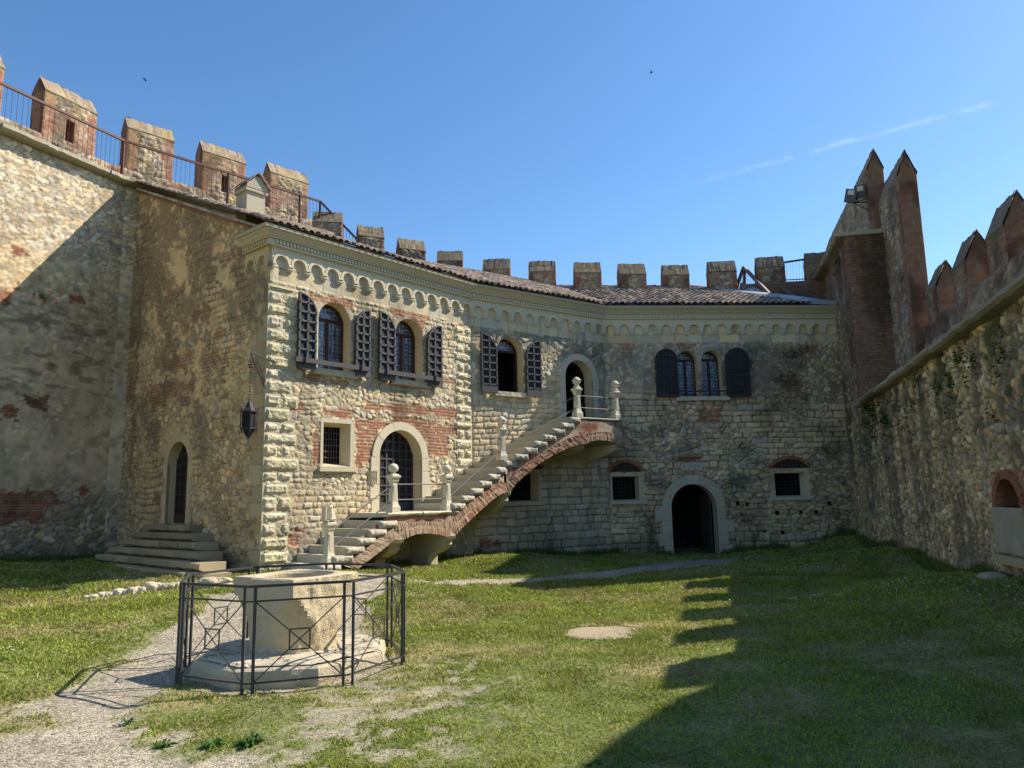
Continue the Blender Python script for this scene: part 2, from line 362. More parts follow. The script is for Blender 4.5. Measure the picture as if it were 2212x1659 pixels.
def inpoly(x, y, poly):
    r = np.zeros(len(x), bool); n = len(poly)
    for i in range(n):
        x0, y0 = poly[i]; x1, y1 = poly[(i+1) % n]
        c = ((y0 > y) != (y1 > y)) & (x < (x1-x0)*(y-y0)/((y1-y0) if abs(y1-y0) > 1e-9 else 1e-9)+x0); r ^= c
    return r
def pdist(x, y, poly):
    d = np.full(len(x), 1e9); n = len(poly)
    for i in range(n):
        a = np.array(poly[i]); b = np.array(poly[(i+1) % n]); e = b-a; L = max(np.dot(e, e), 1e-9)
        t = np.clip(((x-a[0])*e[0]+(y-a[1])*e[1])/L, 0, 1); d = np.minimum(d, np.hypot(x-a[0]-t*e[0], y-a[1]-t*e[1]))
    return np.where(inpoly(x, y, poly), -d, d)
GRAV = px_ground([(1455, 1211), (1380, 1223), (1250, 1240), (1100, 1252), (950, 1260), (870, 1266), (760, 1275), (640, 1290), (470, 1300), (440, 1330), (400, 1350), (330, 1395), (250, 1425), (180, 1475), (60, 1530), (-150, 1600), (-400, 1900),
   (450, 2100), (650, 1670), (600, 1610), (760, 1580), (800, 1530), (760, 1490), (800, 1440), (810, 1390), (790, 1310), (870, 1284), (1000, 1273), (1180, 1258), (1350, 1242), (1500, 1227), (1610, 1214), (1590, 1204)])
PATCH = px_ground([(300, 1560), (400, 1480), (560, 1495), (740, 1475), (850, 1500), (820, 1540), (700, 1570), (600, 1610), (450, 1630), (330, 1600)])
SPARSE = px_ground([(800, 1430), (1000, 1440), (1010, 1500), (900, 1600), (860, 1670), (640, 1670), (700, 1560)])
PATCH2 = px_ground([(-100, 1570), (60, 1545), (110, 1565), (60, 1600), (-100, 1620)])
def gravel(x, y):
    n = (fbm(x*1.6, y*1.6, 31, 4)-.5)*2; n2 = (fbm(x*7, y*7, 37, 3)-.5)*2; r = np.hypot(x, y); k = np.clip(9/np.maximum(r, 3), .25, 1.2)
    m = ss(.18, -.12, pdist(x, y, GRAV)+(.45*n+.22*n2)*k)
    g = np.maximum(ss(.2, -.2, pdist(x, y, PATCH)+.35*n+.3*n2), ss(.2, -.2, pdist(x, y, PATCH2)+.3*n+.25*n2))
    sp = ss(.9, .0, pdist(x, y, SPARSE))*ss(.47, .6, fbm(x*6, y*6, 39, 4))*.75
    return np.maximum(m*(1-.93*g), sp)
YARD = [tuple(KL), tuple(K1), tuple(G0), tuple(A0), tuple(J0), tuple(B0), tuple(C0), tuple(CR0+_w*24), (2, -6), (-14, -6)]

def micro(x, y, g): return .02*(fbm(x*2, y*2, 3)-.5)*2+.012*(1-g)*fbm(x*9, y*9, 5, 2)-.012*g
def build_ground():
    fx = np.arange(-15.5, 13, .07); fy = np.arange(1.2, 25, .07)
    xs = np.concatenate([[-600, -200, -80, -40, -25, -19], fx, [15, 20, 30, 60, 200, 600]]); ys = np.concatenate([[-600, -200, -60, -25, -10, -4, -1], fy, [27, 32, 45, 90, 250, 600]])
    X, Y = np.meshgrid(xs, ys); x = X.ravel(); y = Y.ravel(); Z = gz(np.clip(x, -16, 14), np.clip(y, -6, 25))
    g = gravel(x, y); fine = (np.abs(x) < 16) & (y > 0) & (y < 26)
    Z = Z+np.where(fine, micro(x, y, g), 0)
    d = fbm(x*.9, y*.9, 12, 4); dry = ss(.45, .68, d+.25*(fbm(x*5, y*5, 15, 3)-.5))
    n = len(x); grass = mixc(arr((.09, .13, .03), n), arr((.27, .23, .10), n), .25+.6*dry)*(.7+.6*fbm(x*11, y*11, 33, 2))[:, None]
    gcol = arr((.34, .295, .22), n)*(.75+.5*fbm(x*6, y*6, 20, 3))[:, None]
    col = mixc(grass, gcol, g)
    idx = np.arange(n).reshape(len(ys), len(xs)); F = np.stack([idx[:-1, :-1], idx[:-1, 1:], idx[1:, 1:], idx[1:, :-1]], -1).reshape(-1, 4)
    a = Acc(); a.add(np.stack([x, y, Z], 1), F, col, np.stack([g, g], 1))
    m = bpy.data.materials.new('turf_and_gravel'); m.use_nodes = True; t = m.node_tree; N = t.nodes; L = t.links; b = N['Principled BSDF']; b.inputs['Roughness'].default_value = .95; b.inputs['Specular IOR Level'].default_value = .15
    at = N.new('ShaderNodeAttribute'); at.attribute_name = 'Col'; uv = N.new('ShaderNodeAttribute'); uv.attribute_name = 'UVP'; ge = N.new('ShaderNodeNewGeometry')
    sx = N.new('ShaderNodeSeparateXYZ'); L.new(uv.outputs['Vector'], sx.inputs[0])
    vo = N.new('ShaderNodeTexVoronoi'); vo.inputs['Scale'].default_value = 55; L.new(ge.outputs['Position'], vo.inputs['Vector'])
    nn = N.new('ShaderNodeTexNoise'); nn.inputs['Scale'].default_value = 30; nn.inputs['Detail'].default_value = 5; L.new(ge.outputs['Position'], nn.inputs['Vector'])
    sc = N.new('ShaderNodeSeparateColor'); L.new(vo.outputs['Color'], sc.inputs[0])
    mr = N.new('ShaderNodeMapRange'); mr.inputs['To Min'].default_value = .35; mr.inputs['To Max'].default_value = 1.55; L.new(sc.outputs[0], mr.inputs['Value'])
    m3 = N.new('ShaderNodeMapRange'); m3.inputs['From Min'].default_value = .3; m3.inputs['From Max'].default_value = .7; m3.inputs['To Min'].default_value = .6; m3.inputs['To Max'].default_value = 1.4; L.new(nn.outputs['Fac'], m3.inputs['Value'])
    mi = N.new('ShaderNodeMix'); L.new(sx.outputs[0], mi.inputs['Factor']); L.new(m3.outputs[0], mi.inputs['A']); L.new(mr.outputs[0], mi.inputs['B'])
    vm = N.new('ShaderNodeVectorMath'); vm.operation = 'SCALE'; L.new(at.outputs['Color'], vm.inputs[0]); L.new(mi.outputs['Result'], vm.inputs['Scale']); L.new(vm.outputs[0], b.inputs['Base Color'])
    bp = N.new('ShaderNodeBump'); bp.inputs['Strength'].default_value = .8; bp.inputs['Distance'].default_value = .012
    ih = N.new('ShaderNodeMix'); L.new(sx.outputs[0], ih.inputs['Factor']); L.new(nn.outputs['Fac'], ih.inputs['A'])
    iv = N.new('ShaderNodeMath'); iv.operation = 'SUBTRACT'; iv.inputs[0].default_value = 1; L.new(vo.outputs['Distance'], iv.inputs[1]); L.new(iv.outputs[0], ih.inputs['B'])
    L.new(ih.outputs['Result'], bp.inputs['Height']); L.new(bp.outputs[0], b.inputs['Normal'])
    tag(a.build('ground', m, smooth=True), kind='structure')
build_ground()

def build_grass():
    N = 950000
    r = 3.2+(27-3.2)*rng.random(N)**1.25; th = R_(-44)+R_(88)*rng.random(N); x = r*np.sin(th); y = r*np.cos(th)
    k = inpoly(x, y, YARD); d = fbm(x*.9, y*.9, 12, 4); dry = ss(.45, .68, d+.25*(fbm(x*5, y*5, 15, 3)-.5)); g = gravel(x, y)
    tuft = fbm(x*3.2, y*3.2, 41, 3); dens = np.clip((1-g*1.15)*(1-.25*dry), .0, 1)*(.62+.6*ss(.35, .62, tuft))
    k &= rng.random(N) < dens
    k &= np.hypot(x+2.5, y-8.6) > 1.05
    x = x[k]; y = y[k]; dry = dry[k]; tuft = tuft[k]; r = r[k]; n = len(x); z = gz(x, y)+micro(x, y, g[k])-.004
    h = (.012+.022*rng.random(n)**1.5+.016*ss(.52, .72, tuft))*np.clip(r/9, .8, 1.7); w = (.0035+.003*rng.random(n))*np.clip(r/4.5, .9, 4.5)
    a = rng.random(n)*2*math.pi; lean = (rng.random((n, 2))-.5)*h[:, None]*2.4
    b0 = np.stack([x-w*np.cos(a), y-w*np.sin(a), z], 1); b1 = np.stack([x+w*np.cos(a), y+w*np.sin(a), z], 1); t = np.stack([x+lean[:, 0], y+lean[:, 1], z+h], 1)
    v = np.stack([b0, b1, t], 1).reshape(-1, 3)
    q = rng.random(n); c = mixc(arr((.13, .19, .022), n), arr((.42, .45, .07), n), q**1.2); yel = rng.random(n) < (.12+.42*dry)
    c = np.where(yel[:, None], mixc(arr((.34, .28, .12), n), arr((.42, .34, .17), n), q), c); c *= (.7+.55*fbm(x*1.3, y*1.3, 51, 3))[:, None]
    ac = Acc(); ac.add(v, np.arange(3*n).reshape(-1, 3), np.repeat(c, 3, 0)); tag(ac.build('grass', MG), 'short green and straw coloured grass growing over the courtyard', 'grass', kind='stuff')
    # taller growth against the wall feet
    vs = []; cs = []
    for (a_, b_, m_) in ((A0, J0, 900), (J0, B0, 2200), (B0, C0, 3600), (CR0, CR0+_w*15, 7000), (KL, K1, 3000), (G0, A0, 1200)):
        w_ = (b_-a_)/np.hypot(*(b_-a_)); n_ = np.array([w_[1], -w_[0]]); t = rng.random(m_)*np.hypot(*(b_-a_)); cl = fbm(t*1.4, t*0, 61, 3); kk = rng.random(m_) < ss(.35, .6, cl); t = t[kk]; cl = cl[kk]; dd = .05+.22*rng.random(len(t))**1.6
        x = a_[0]+w_[0]*t+n_[0]*dd; y = a_[1]+w_[1]*t+n_[1]*dd; z = gz(x, y); m = len(x); h = (.04+.12*rng.random(m))*(.4+1.2*ss(.4, .65, cl)); w = .009+.009*rng.random(m); an = rng.random(m)*6.3; ln = (rng.random((m, 2))-.5)*h[:, None]*1.3
        keep = np.hypot(x-5.36, y-22.3) > .75; v = np.stack([np.stack([x-w*np.cos(an), y-w*np.sin(an), z-.01], 1), np.stack([x+w*np.cos(an), y+w*np.sin(an), z-.01], 1), np.stack([x+ln[:, 0], y+ln[:, 1], z+h], 1)], 1)[keep]
        vs.append(v.reshape(-1, 3)); q = rng.random(m)[keep]; cs.append(np.repeat(mixc(arr((.06, .11, .015), len(q)), arr((.22, .26, .06), len(q)), q), 3, 0))
    v = np.concatenate(vs); ac = Acc(); ac.add(v, np.arange(len(v)).reshape(-1, 3), np.concatenate(cs)); tag(ac.build('grass', MG), 'taller unmown grass tufts along the feet of the walls', 'grass', kind='stuff')
    # daisies
    n = 9000; x = -13+24*rng.random(n); y = 8.5+14.5*rng.random(n); p = fbm(x*.45, y*.45, 77, 3)+.25*np.exp(-((x-8)**2+(y-19)**2)/14)+.2*np.exp(-((x+9)**2+(y-16)**2)/6)
    k = inpoly(x, y, YARD) & (p > .57) & ((x > 4.2) | (x < -6.5) | (rng.random(n) < .15)) & (gravel(x, y) < .3); x = x[k]; y = y[k]; z = gz(x, y)+micro(x, y, 0)+.04; n = len(x); rr = .009+.008*rng.random(n); vs = []; F = []
    an = np.arange(6)*math.pi/3; ring = np.stack([x[:, None]+rr[:, None]*np.cos(an), y[:, None]+rr[:, None]*np.sin(an), z[:, None]+0*an], -1)
    st = np.stack([x, y, z-.03], 1)[:, None]; V = np.concatenate([ring, st], 1).reshape(-1, 3); base = np.arange(n)[:, None]*7
    ac = Acc(); ac.add(V, np.concatenate([base+np.array([[0, 1, 2, 3]]), base+np.array([[0, 3, 4, 5]])]), (.75, .75, .7))
    ac.f.append((base+np.array([[0, 1, 6]])).astype(int)); ac.f.append((base+np.array([[2, 3, 6]])).astype(int)); ac.f.append((base+np.array([[4, 5, 6]])).astype(int))
    tag(ac.build('daisies', MC), 'tiny white daisies scattered through the shaded grass', 'flowers', kind='stuff')
    # loose pebbles near the camera
    n = 26000; r = 3.5+8*rng.random(n)**1.3; th = R_(-42)+R_(55)*rng.random(n); x = r*np.sin(th); y = r*np.cos(th); k = (rng.random(n) < gravel(x, y)*.9) & (np.hypot(x+2.5, y-8.6) > 1.2); x = x[k]; y = y[k]; n = len(x); z = gz(x, y)+micro(x, y, 1)-.003
    s = .006+.010*rng.random(n)**2; a = rng.random(n)*6.3; ex = .7+.8*rng.random(n); O = np.array([(1, 0, 0), (0, 1, 0), (-1, 0, 0), (0, -1, 0), (0, 0, .8), (0, 0, -.8)])
    ox = O[None, :, 0]*s[:, None]*ex[:, None]; oy = O[None, :, 1]*s[:, None]; V = np.stack([x[:, None]+ox*np.cos(a)[:, None]-oy*np.sin(a)[:, None], y[:, None]+ox*np.sin(a)[:, None]+oy*np.cos(a)[:, None], z[:, None]+O[None, :, 2]*s[:, None]], -1).reshape(-1, 3)
    T = np.array([(0, 1, 4), (1, 2, 4), (2, 3, 4), (3, 0, 4)]); F = (np.arange(n)[:, None, None]*6+T[None]).reshape(-1, 3); q = rng.random(n); c = mixc(arr((.17, .145, .12), n), arr((.56, .48, .37), n), q)
    ac = Acc(); ac.add(V, F, np.repeat(c, 6, 0)); tag(ac.build('gravel', MC, smooth=True), 'loose pale pebbles of the gravel path in the foreground', 'gravel', kind='stuff')
build_grass()
def at_y(x, y, Y):
    r = ray(x, y); return CAM+r*(Y/r[1])
# ------------------------------------------------------------------ openings measured on the wall planes
def hole(W_, kind, xl, xr, yb, yt, yside=None):
    ul = W_.uv(xl, (yb+yt)/2)[0]; ur = W_.uv(xr, (yb+yt)/2)[0]; xc = (xl+xr)/2
    return (kind, ul, ur, W_.uv(xc, yb)[1], W_.uv(xc, yt)[1])
H_W1 = hole(WAJ, 'arch', 687, 757, 800, 656); H_W2 = hole(WAJ, 'arch', 854, 912, 826, 691); H_W3 = hole(WJB, 'arch', 1073, 1129, 847, 727)
H_W1 = H_W1[:3]+(4.68, 6.24); H_W2 = H_W2[:3]+(4.68, 6.24); H_W3 = H_W3[:3]+(4.68, 6.24)
H_W4 = hole(WBC, 'arch', 1464.4, 1507.4, 858, 757); H_W5 = hole(WBC, 'arch', 1517, 1559, 858, 757)
H_W4 = H_W4[:3]+(4.74, 6.18); H_W5 = H_W5[:3]+(4.74, 6.18)
H_SQ = hole(WAJ, 'rect', 696.5, 755, 1008, 914); H_D1 = hole(WAJ, 'arch', 817, 909, 1108, 928); H_D1 = H_D1[:3]+(1.52, 3.45)
H_D2 = hole(WJB, 'arch', 1220, 1279, 905, 777); H_D2 = H_D2[:3]+(3.95, 5.8)
H_D3 = hole(WBC, 'arch', 1451, 1549, 1203, 1045); H_D3 = H_D3[:3]+(-.08, 2.09)
H_L0 = hole(WJB, 'rect', 1096, 1162, 1083, 1022); H_L1 = hole(WBC, 'rect', 1307, 1374.5, 1081, 1029); H_L2 = hole(WBC, 'rect', 1673, 1741, 1072, 1021)
if H_L1[1] < .1: H_L1 = ('rect', .1, H_L1[2]+.08)+H_L1[3:]
H_G = hole(WGA, 'arch', 364, 408, 1130, 955); H_G = H_G[:3]+(1.36, 3.25)

# ------------------------------------------------------------------ wall surfaces
def stain(u, z, s, fx=1.1, fz=.35): return ss(.45, .72, fbm(u*fx, z*fz, s, 5))
_r = WAJ.rg
BR_AJ = [_r(668, 632, 762, 668), _r(842, 658, 926, 696), _r(898, 690, 914, 755), _r(790, 866, 1000, 905), _r(765, 905, 992, 940), _r(768, 925, 812, 1000), _r(922, 935, 965, 985), _r(845, 900, 940, 950), _r(615, 870, 658, 888), _r(692, 884, 758, 902),
         _r(677, 912, 686, 1000), _r(652, 805, 690, 826), _r(690, 820, 735, 832), _r(938, 818, 992, 833), _r(990, 690, 1008, 706), _r(633, 712, 645, 790), _r(610, 1155, 640, 1175), _r(636, 1145, 655, 1150), _r(763, 990, 778, 1020)]
def ashlar_band(u, z, base, s):
    a = p_crs(u, z-.0, s, .40, .48, (.60, .54, .41), (.52, .47, .36), (.30, .26, .20), .006, .008, .0); return blend(base, a, ss(6.43, 6.45, z+.01*fbm(u*9, z*9, s)))
def paint_aj(u, z):
    b = p_rub(u, z, 11, .15, .115, CREAM_A, CREAM_B, (.42, .36, .25), .030)
    b2 = p_crs(u, z, 12, .13, .18, CREAM_A, CREAM_B, (.42, .36, .25), .026, .02, .35); b = blend(b, b2, ss(.56, .66, fbm(u*.9, z*.9, 14)+.25*ss(6.0, 6.4, z)))
    g = p_rub(u, z, 15, .22, .16, (.36, .34, .29), (.28, .27, .23), (.30, .27, .22), .04); b = blend(b, g, ss(1.5, .9, z+.8*(fbm(u*1.5, z*1.5, 16)-.5))*ss(2.6, 2.0, u))
    pl = (.01*fbm(u*8, z*8, 19), arr((.48, .42, .32), len(u))*(.85+.3*fbm(u*4, z*4, 18))[:, None])
    arcs = np.zeros(len(u))
    for h in (H_W1, H_W2): arcs = np.maximum(arcs, ss(.20, .10, sd_arch(u, z, h)+.25*(fbm(u*3, z*3, 23)-.5))*ss(5.4, 5.7, z))
    b = blend(b, pl, arcs*.85); b = blend(b, p_brick(u, z, 21), region(u, z, BR_AJ, 22, .08, .12))
    b = ashlar_band(u, z, b, 24); st = .3*stain(u, z, 25)+.22*ss(.55, .75, fbm(u*6, z*.8, 26, 4)); return b[0], b[1]*(1-st)[:, None]
def paint_jb(u, z):
    b = p_crs(u, z, 31, .15, .26, CREAM_A, CREAM_B, (.40, .34, .24), .026, .02, .3)
    r = p_rub(u, z, 32, .17, .13, CREAM_A, CREAM_B, (.40, .34, .24), .028); b = blend(b, r, ss(4.3, 4.7, z+.5*(fbm(u*1.3, z, 33)-.5)))
    gp = p_rub(u, z, 34, .2, .17, (.52, .46, .33), (.30, .28, .23), (.20, .19, .17), .025); up = ss(5.75, 6.1, z+.6*(fbm(u*1.4, z*1.4, 35)-.5)+.25*ss(2.6, 4.2, u)); b = blend(b, gp, up)
    lo = p_crs(u, z, 36, .21, .31, (.66, .57, .41), (.50, .44, .33), (.24, .21, .16), .035, .018, .12); b = blend(b, lo, ss(2.9, 2.6, z+.35*(fbm(u, z, 37)-.5)))
    b = blend(b, p_brick(u, z, 38), region(u, z, [(.5, .62, .3, .1), (3.65, 6.0, .12, .06), WJB.rg(1110, 690, 1150, 696)], 39))
    b = ashlar_band(u, z, b, 40); st = .25*stain(u, z, 41)+.2*ss(.55, .75, fbm(u*6, z*.8, 42, 4))+.2*ss(1.0, .3, z); return b[0], b[1]*(1-st)[:, None]
def paint_bc(u, z):
    b = p_crs(u, z, 51, .175, .26, (.74, .63, .46), (.55, .475, .35), (.20, .17, .12), .036, .018, .13)
    b2 = p_crs(u, z, 151, .22, .27, (.72, .61, .44), (.51, .44, .33), (.20, .17, .12), .036, .02, .2); b = blend(b, b2, ss(.5, .56, fbm(u*.35, z*.8, 152)))
    b3 = p_rub(u, z, 153, .22, .135, (.70, .60, .44), (.46, .41, .32), (.20, .17, .12), .036); b = blend(b, b3, ss(.50, .56, fbm(u*.9, z*1.4, 154, 4)))
    up = ss(4.75, 5.2, z+.7*(fbm(u*.9, z*.9, 53)-.5))
    pl = p_rub(u, z, 54, .12, .10, (.50, .45, .37), (.30, .28, .25), (.30, .28, .25), .022); ru = p_rub(u, z, 55, .22, .15, (.58, .52, .40), (.38, .34, .27), (.24, .21, .17), .04)
    rm = ss(.4, .62, fbm(u*1.1, z*1.1, 56)*.5+.5*ss(4.2, 6.6, u)+.18*ss(5.9, 6.3, z)); b = blend(b, blend(pl, ru, rm), up)
    b = blend(b, p_brick(u, z, 57), region(u, z, [WBC.rg(1475, 905, 1570, 917), WBC.rg(1505, 885, 1560, 905), WBC.rg(1462, 985, 1512, 995), WBC.rg(1545, 722, 1556, 735), (5.9, 5.0, .2, .12), (6.6, 6.25, .2, .05), (2.4, 6.3, .5, .03), (.9, 6.3, .4, .03)], 58, rough=.22))
    b = ashlar_band(u, z, b, 59); st = ss(.40, .62, fbm(u*.55, z*.8, 60, 5))*.34*ss(6.4, 6.2, z)+.16*ss(3.8, 7, u)*ss(6.4, 6.1, z)+.25*ss(.75, .2, z)
    st = st+.3*ss(.56, .7, fbm(u*2.4, z*1.9, 61, 4))
    return b[0], b[1]*(1-np.clip(st, 0, .75))[:, None]*np.array([1.06, 1.0, .92])
def paint_ga(u, z):
    _, q1, q2, _ = rubble(u, z, .16, .13, 72); T_A, T_B, T_M = (.72, .56, .34), (.50, .37, .22), (.26, .19, .12)
    b = p_crs(u, z, 71, .155, .19, T_A, T_B, T_M, .032, .022, .25); b2 = p_rub(u, z, 72, .16, .13, T_A, T_B, T_M, .04); b = blend(b, b2, ss(.30, .44, fbm(u*.8, z*.8, 73)))
    pl = (.012*fbm(u*7, z*7, 74)+.0, arr((.66, .50, .29), len(u))*(.8+.4*fbm(u*3, z*3, 75))[:, None])
    pm = ss(.52, .62, .75*fbm(u*1.6+z*.5, z*1.2, 76, 5)+.25*q1+.05*ss(2.5, 6, z))*ss(2.6, 4, z); b = blend(b, pl, pm)
    b = blend(b, p_brick(u, z, 77, a=(.34, .15, .08), b=(.26, .11, .06)), region(u, z, [WGA.rg(275, 718, 318, 735), WGA.rg(330, 835, 420, 845), WGA.rg(300, 860, 360, 875), WGA.rg(440, 770, 500, 790), (4.6, 5.6, .25, .12), (3.2, 4.2, .3, .06), WGA.rg(335, 1068, 362, 1085), WGA.rg(270, 790, 290, 860), (5.9, 5.9, .1, .3), (2.2, 7.0, .5, .15), (3.6, 6.2, .5, .12), (1.5, 3.6, .35, .15), (4.6, 3.2, .35, .1), (2.6, 5.2, .7, .1), (.3, 5, .12, 2.5), (4.9, 7.3, .5, .08)], 78, rough=.34)*.85)
    q = p_crs(u, z, 79, .33, .42, (.50, .41, .26), (.36, .29, .18), (.30, .24, .15), .012, .01, .0); b = blend(b, q, ss(WGA.L-.62, WGA.L-.54, u+.18*((np.floor(z/.33) % 2)-.5)))
    _, q1, q2, _ = rubble(u, z, .16, .13, 72); hf = .45*fbm(u*11+z*3, z*8, 85, 3)+.55*q2; dk = ss(.47, .62, .62*fbm(u*1.6+z*.8, z*.8, 80, 5)+.40*hf+.10*ss(4.5, 8.5, z)-.10*ss(4.5, 2.5, z)-.08*ss(5.8, 6.4, u)); dk = dk*1.0
    return b[0], mixc(b[1], arr((.15, .12, .085), len(u)), dk*.68)
def paint_k(u, z):
    S_A, S_B, S_M = (.62, .575, .49), (.47, .43, .365), (.31, .275, .225)
    top = p_rub(u, z, 91, .19, .105, S_A, S_B, S_M, .032); pl = (.02*fbm(u*5, z*5, 92)+.012*fbm(u*14, z*14, 93, 2), arr((.56, .47, .36), len(u))*(.70+.6*fbm(u*2.6, z*2.6, 94, 6))[:, None])
    m = ss(6.3, 5.2, z+1.9*(fbm(u*.9, z*.9, 95)-.5))*(1-.8*ss(.50, .58, fbm(u*2.3, z*3.0, 195, 5))); thin = p_rub(u, z, 96, .17, .11, (.60, .53, .40), (.48, .42, .32), (.48, .42, .32), .025); b = blend(top, thin, ss(8.3, 7.5, z+.8*(fbm(u, z, 97)-.5))); b = blend(b, pl, m)
    lo = p_rub(u, z, 98, .22, .14, (.50, .43, .33), (.33, .29, .23), (.22, .19, .15), .04); b = blend(b, lo, ss(2.6, 1.6, z+1.4*(fbm(u*.8, z*.8, 99)-.5)))
    b = blend(b, p_brick(u, z, 100, a=(.30, .12, .075), b=(.21, .085, .06), mo=(.30, .24, .19)), region(u, z, [WK.rg(-40, 1070, 95, 1125), WK.rg(60, 1060, 120, 1085), WK.rg(0, 878, 40, 912), WK.rg(65, 860, 95, 885), WK.rg(35, 530, 52, 550), WK.rg(75, 640, 120, 650), WK.rg(150, 640, 190, 655), WK.rg(180, 1060, 190, 1080), WK.rg(240, 600, 262, 610), WK.rg(-30, 610, 15, 650)], 101, rough=.35))
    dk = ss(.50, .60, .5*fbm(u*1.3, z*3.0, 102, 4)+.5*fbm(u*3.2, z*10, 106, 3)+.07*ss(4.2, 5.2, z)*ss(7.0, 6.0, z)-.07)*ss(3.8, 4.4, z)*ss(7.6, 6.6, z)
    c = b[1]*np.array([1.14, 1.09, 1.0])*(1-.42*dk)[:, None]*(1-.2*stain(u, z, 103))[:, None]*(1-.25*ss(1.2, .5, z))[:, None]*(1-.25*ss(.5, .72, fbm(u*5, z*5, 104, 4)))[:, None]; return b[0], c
def paint_r(u, z):
    b = p_rub(u, z, 111, .17, .13, (.74, .58, .34), (.40, .32, .20), (.12, .10, .07), .07); c2 = p_rub(u, z, 112, .15, .095, (.76, .60, .36), (.48, .38, .23), (.14, .115, .08), .045); b = blend(b, c2, ss(2.6, 1.9, z+.5*(fbm(u, z, 113)-.5)))
    st = ss(.46, .60, .62*fbm(u*2.6, z*.35, 114, 5)+.38*fbm(u*8, z*5, 119, 3)+.05*ss(1.2, 4, z)); b = (b[0]-.02*st, mixc(b[1], arr((.12, .11, .09), len(u)), st*.72))
    mo = ss(.53, .62, fbm(u*2.6, z*2.2, 116, 4)+.10*ss(3.0, 4.0, z)-.06)*ss(2.2, 3.3, z); b = (b[0], mixc(b[1], arr((.045, .065, .02), len(u)), mo*.7))
    b = blend(b, p_brick(u, z, 117), region(u, z, [WR.rg(2144, 1020, 2260, 1096)], 118, rough=.12)); return b
def paint_tall(u, z):
    b = p_rub(u, z, 121, .15, .13, (.50, .41, .31), (.30, .24, .18), (.2, .145, .11), .045); br = p_brick(u, z, 122, a=(.24, .12, .085), b=(.17, .09, .07), mo=(.2, .16, .13)); b = blend(b, br, ss(.5, .62, fbm(u*1.2, z*1.2, 123)+.15*ss(6, 8, z))*.7)
    st = stain(u, z, 124, .9, .3); return b[0], b[1]*(1-.45*st)[:, None]
def paint_brick_dark(u, z):
    b = p_brick(u, z, 131, .02, (.25, .13, .085), (.13, .08, .06), (.24, .19, .14)); st = ss(.4, .6, fbm(u*1.5, z*.4, 132, 5)); return b[0], b[1]*(1-.55*st)[:, None]

PAL = thing('palace_building', (A0[0], A0[1], 0), 'two-storey cream stone palace wing with arched corbel cornice, dark lattice shutters and a tiled roof', 'building')
def fb(W_): return lambda q: -.5+0*q
a = Acc(); wall_mesh(a, WAJ, 0, WAJ.L, -.5, 7.2, paint_aj, [H_W1, H_W2, H_SQ, H_D1], .02); a.build('facade_wall', MS, PAL, True)
a = Acc(); wall_mesh(a, WJB, 0, WJB.L, -.5, 7.2, paint_jb, [H_W3, H_D2, H_L0], .022); a.build('facade_wall', MS, PAL, True)
a = Acc(); wall_mesh(a, WBC, 0, WBC.L+.1, -.5, 7.2, paint_bc, [H_W4, H_W5, H_D3, H_L1, H_L2], .025); a.build('facade_wall', MS, PAL, True)
GL = WGA.L
def gtop(q): return 10.25+(7.42-10.25)*np.asarray(q)/GL
a = Acc(); wall_mesh(a, WGA, -.75, GL, -.5, gtop, paint_ga, [H_G], .028); a.build('gable_wall', MS, PAL, True)

# ---- cornice with blind arcade
ST = (.57, .52, .41); ST2 = (.48, .43, .33); GY = (.45, .43, .37)
def mould(acc, W_, u0, u1, m0, m1, prof, col):
    r = [[W_.P(u0+d*m0, z, d) for d, z in prof], [W_.P(u1+d*m1, z, d) for d, z in prof]]; acc.loft(r, col)
def arcade(W_, u0, u1, n, m0, m1, col=ST):
    a = Acc(); s = (u1-u0)/n; r = .335*s; zc = 6.84; zt = 7.17; pts = [(u0, zt)]; pts = []
    for i in range(n):
        c = u0+(i+.5)*s
        pts += [(c-s/2, 6.72), (c-r, 6.72)]+[(c-r*math.cos(math.pi*k/10), zc+r*math.sin(math.pi*k/10)) for k in range(11)]+[(c+r, 6.72)]
    pts += [(u1, 6.72), (u1, zt), (u0, zt)]
    prism(a, W_, pts, 0, .07, col)
    for i in range(n):
        c = u0+(i+.5)*s; cc = np.array(col)*(.9+.2*random.random())
        inn = [(c-(r+.004)*math.cos(math.pi*k/10), zc+(r+.004)*math.sin(math.pi*k/10)) for k in range(11)]; out = [(c-(r+.065)*math.cos(math.pi*k/10), zc+(r+.065)*math.sin(math.pi*k/10)) for k in range(11)]
        band(a, W_, inn, out, .06, .09, cc)
    for i in range(n+1):
        c = u0+i*s; e = .145*s; lo = c-e if i else c; hi = c+e if i < n else c
        for z0, z1, d in ((6.775, 6.83, .105), (6.72, 6.773, .085), (6.68, 6.718, .06)): prism(a, W_, [(lo, z0), (hi, z0), (hi, z1), (lo, z1)], 0, d, col)
    mould(a, W_, u0, u1, m0, m1, [(0, 7.165), (.15, 7.165), (.15, 7.195), (.125, 7.2), (.125, 7.305), (0, 7.305)], col)
    k = int((u1-u0)/.085)
    for i in range(k):
        c = u0+(i+.5)*(u1-u0)/k; a.box(W_.P(c, 7.252, .143), np.append(W_.w, 0)*.024, np.append(W_.n, 0)*.02, (0, 0, .042), col)
    mould(a, W_, u0, u1, m0, m1, [(0, 7.306), (.175, 7.306), (.18, 7.335), (.205, 7.345), (.225, 7.38), (.27, 7.42), (.30, 7.45), (.30, 7.462), (0, 7.462)], ST2)
    mould(a, W_, u0, u1, m0, m1, [(0, 7.463), (.33, 7.463), (.335, 7.50), (.345, 7.53), (0, 7.53)], (.40, .36, .28)); mould(a, W_, u0, u1, m0, m1, [(-.3, 7.531), (.30, 7.531), (.30, 7.575), (-.3, 7.68)], (.16, .13, .11))
    return a.build('cornice', MC, PAL)
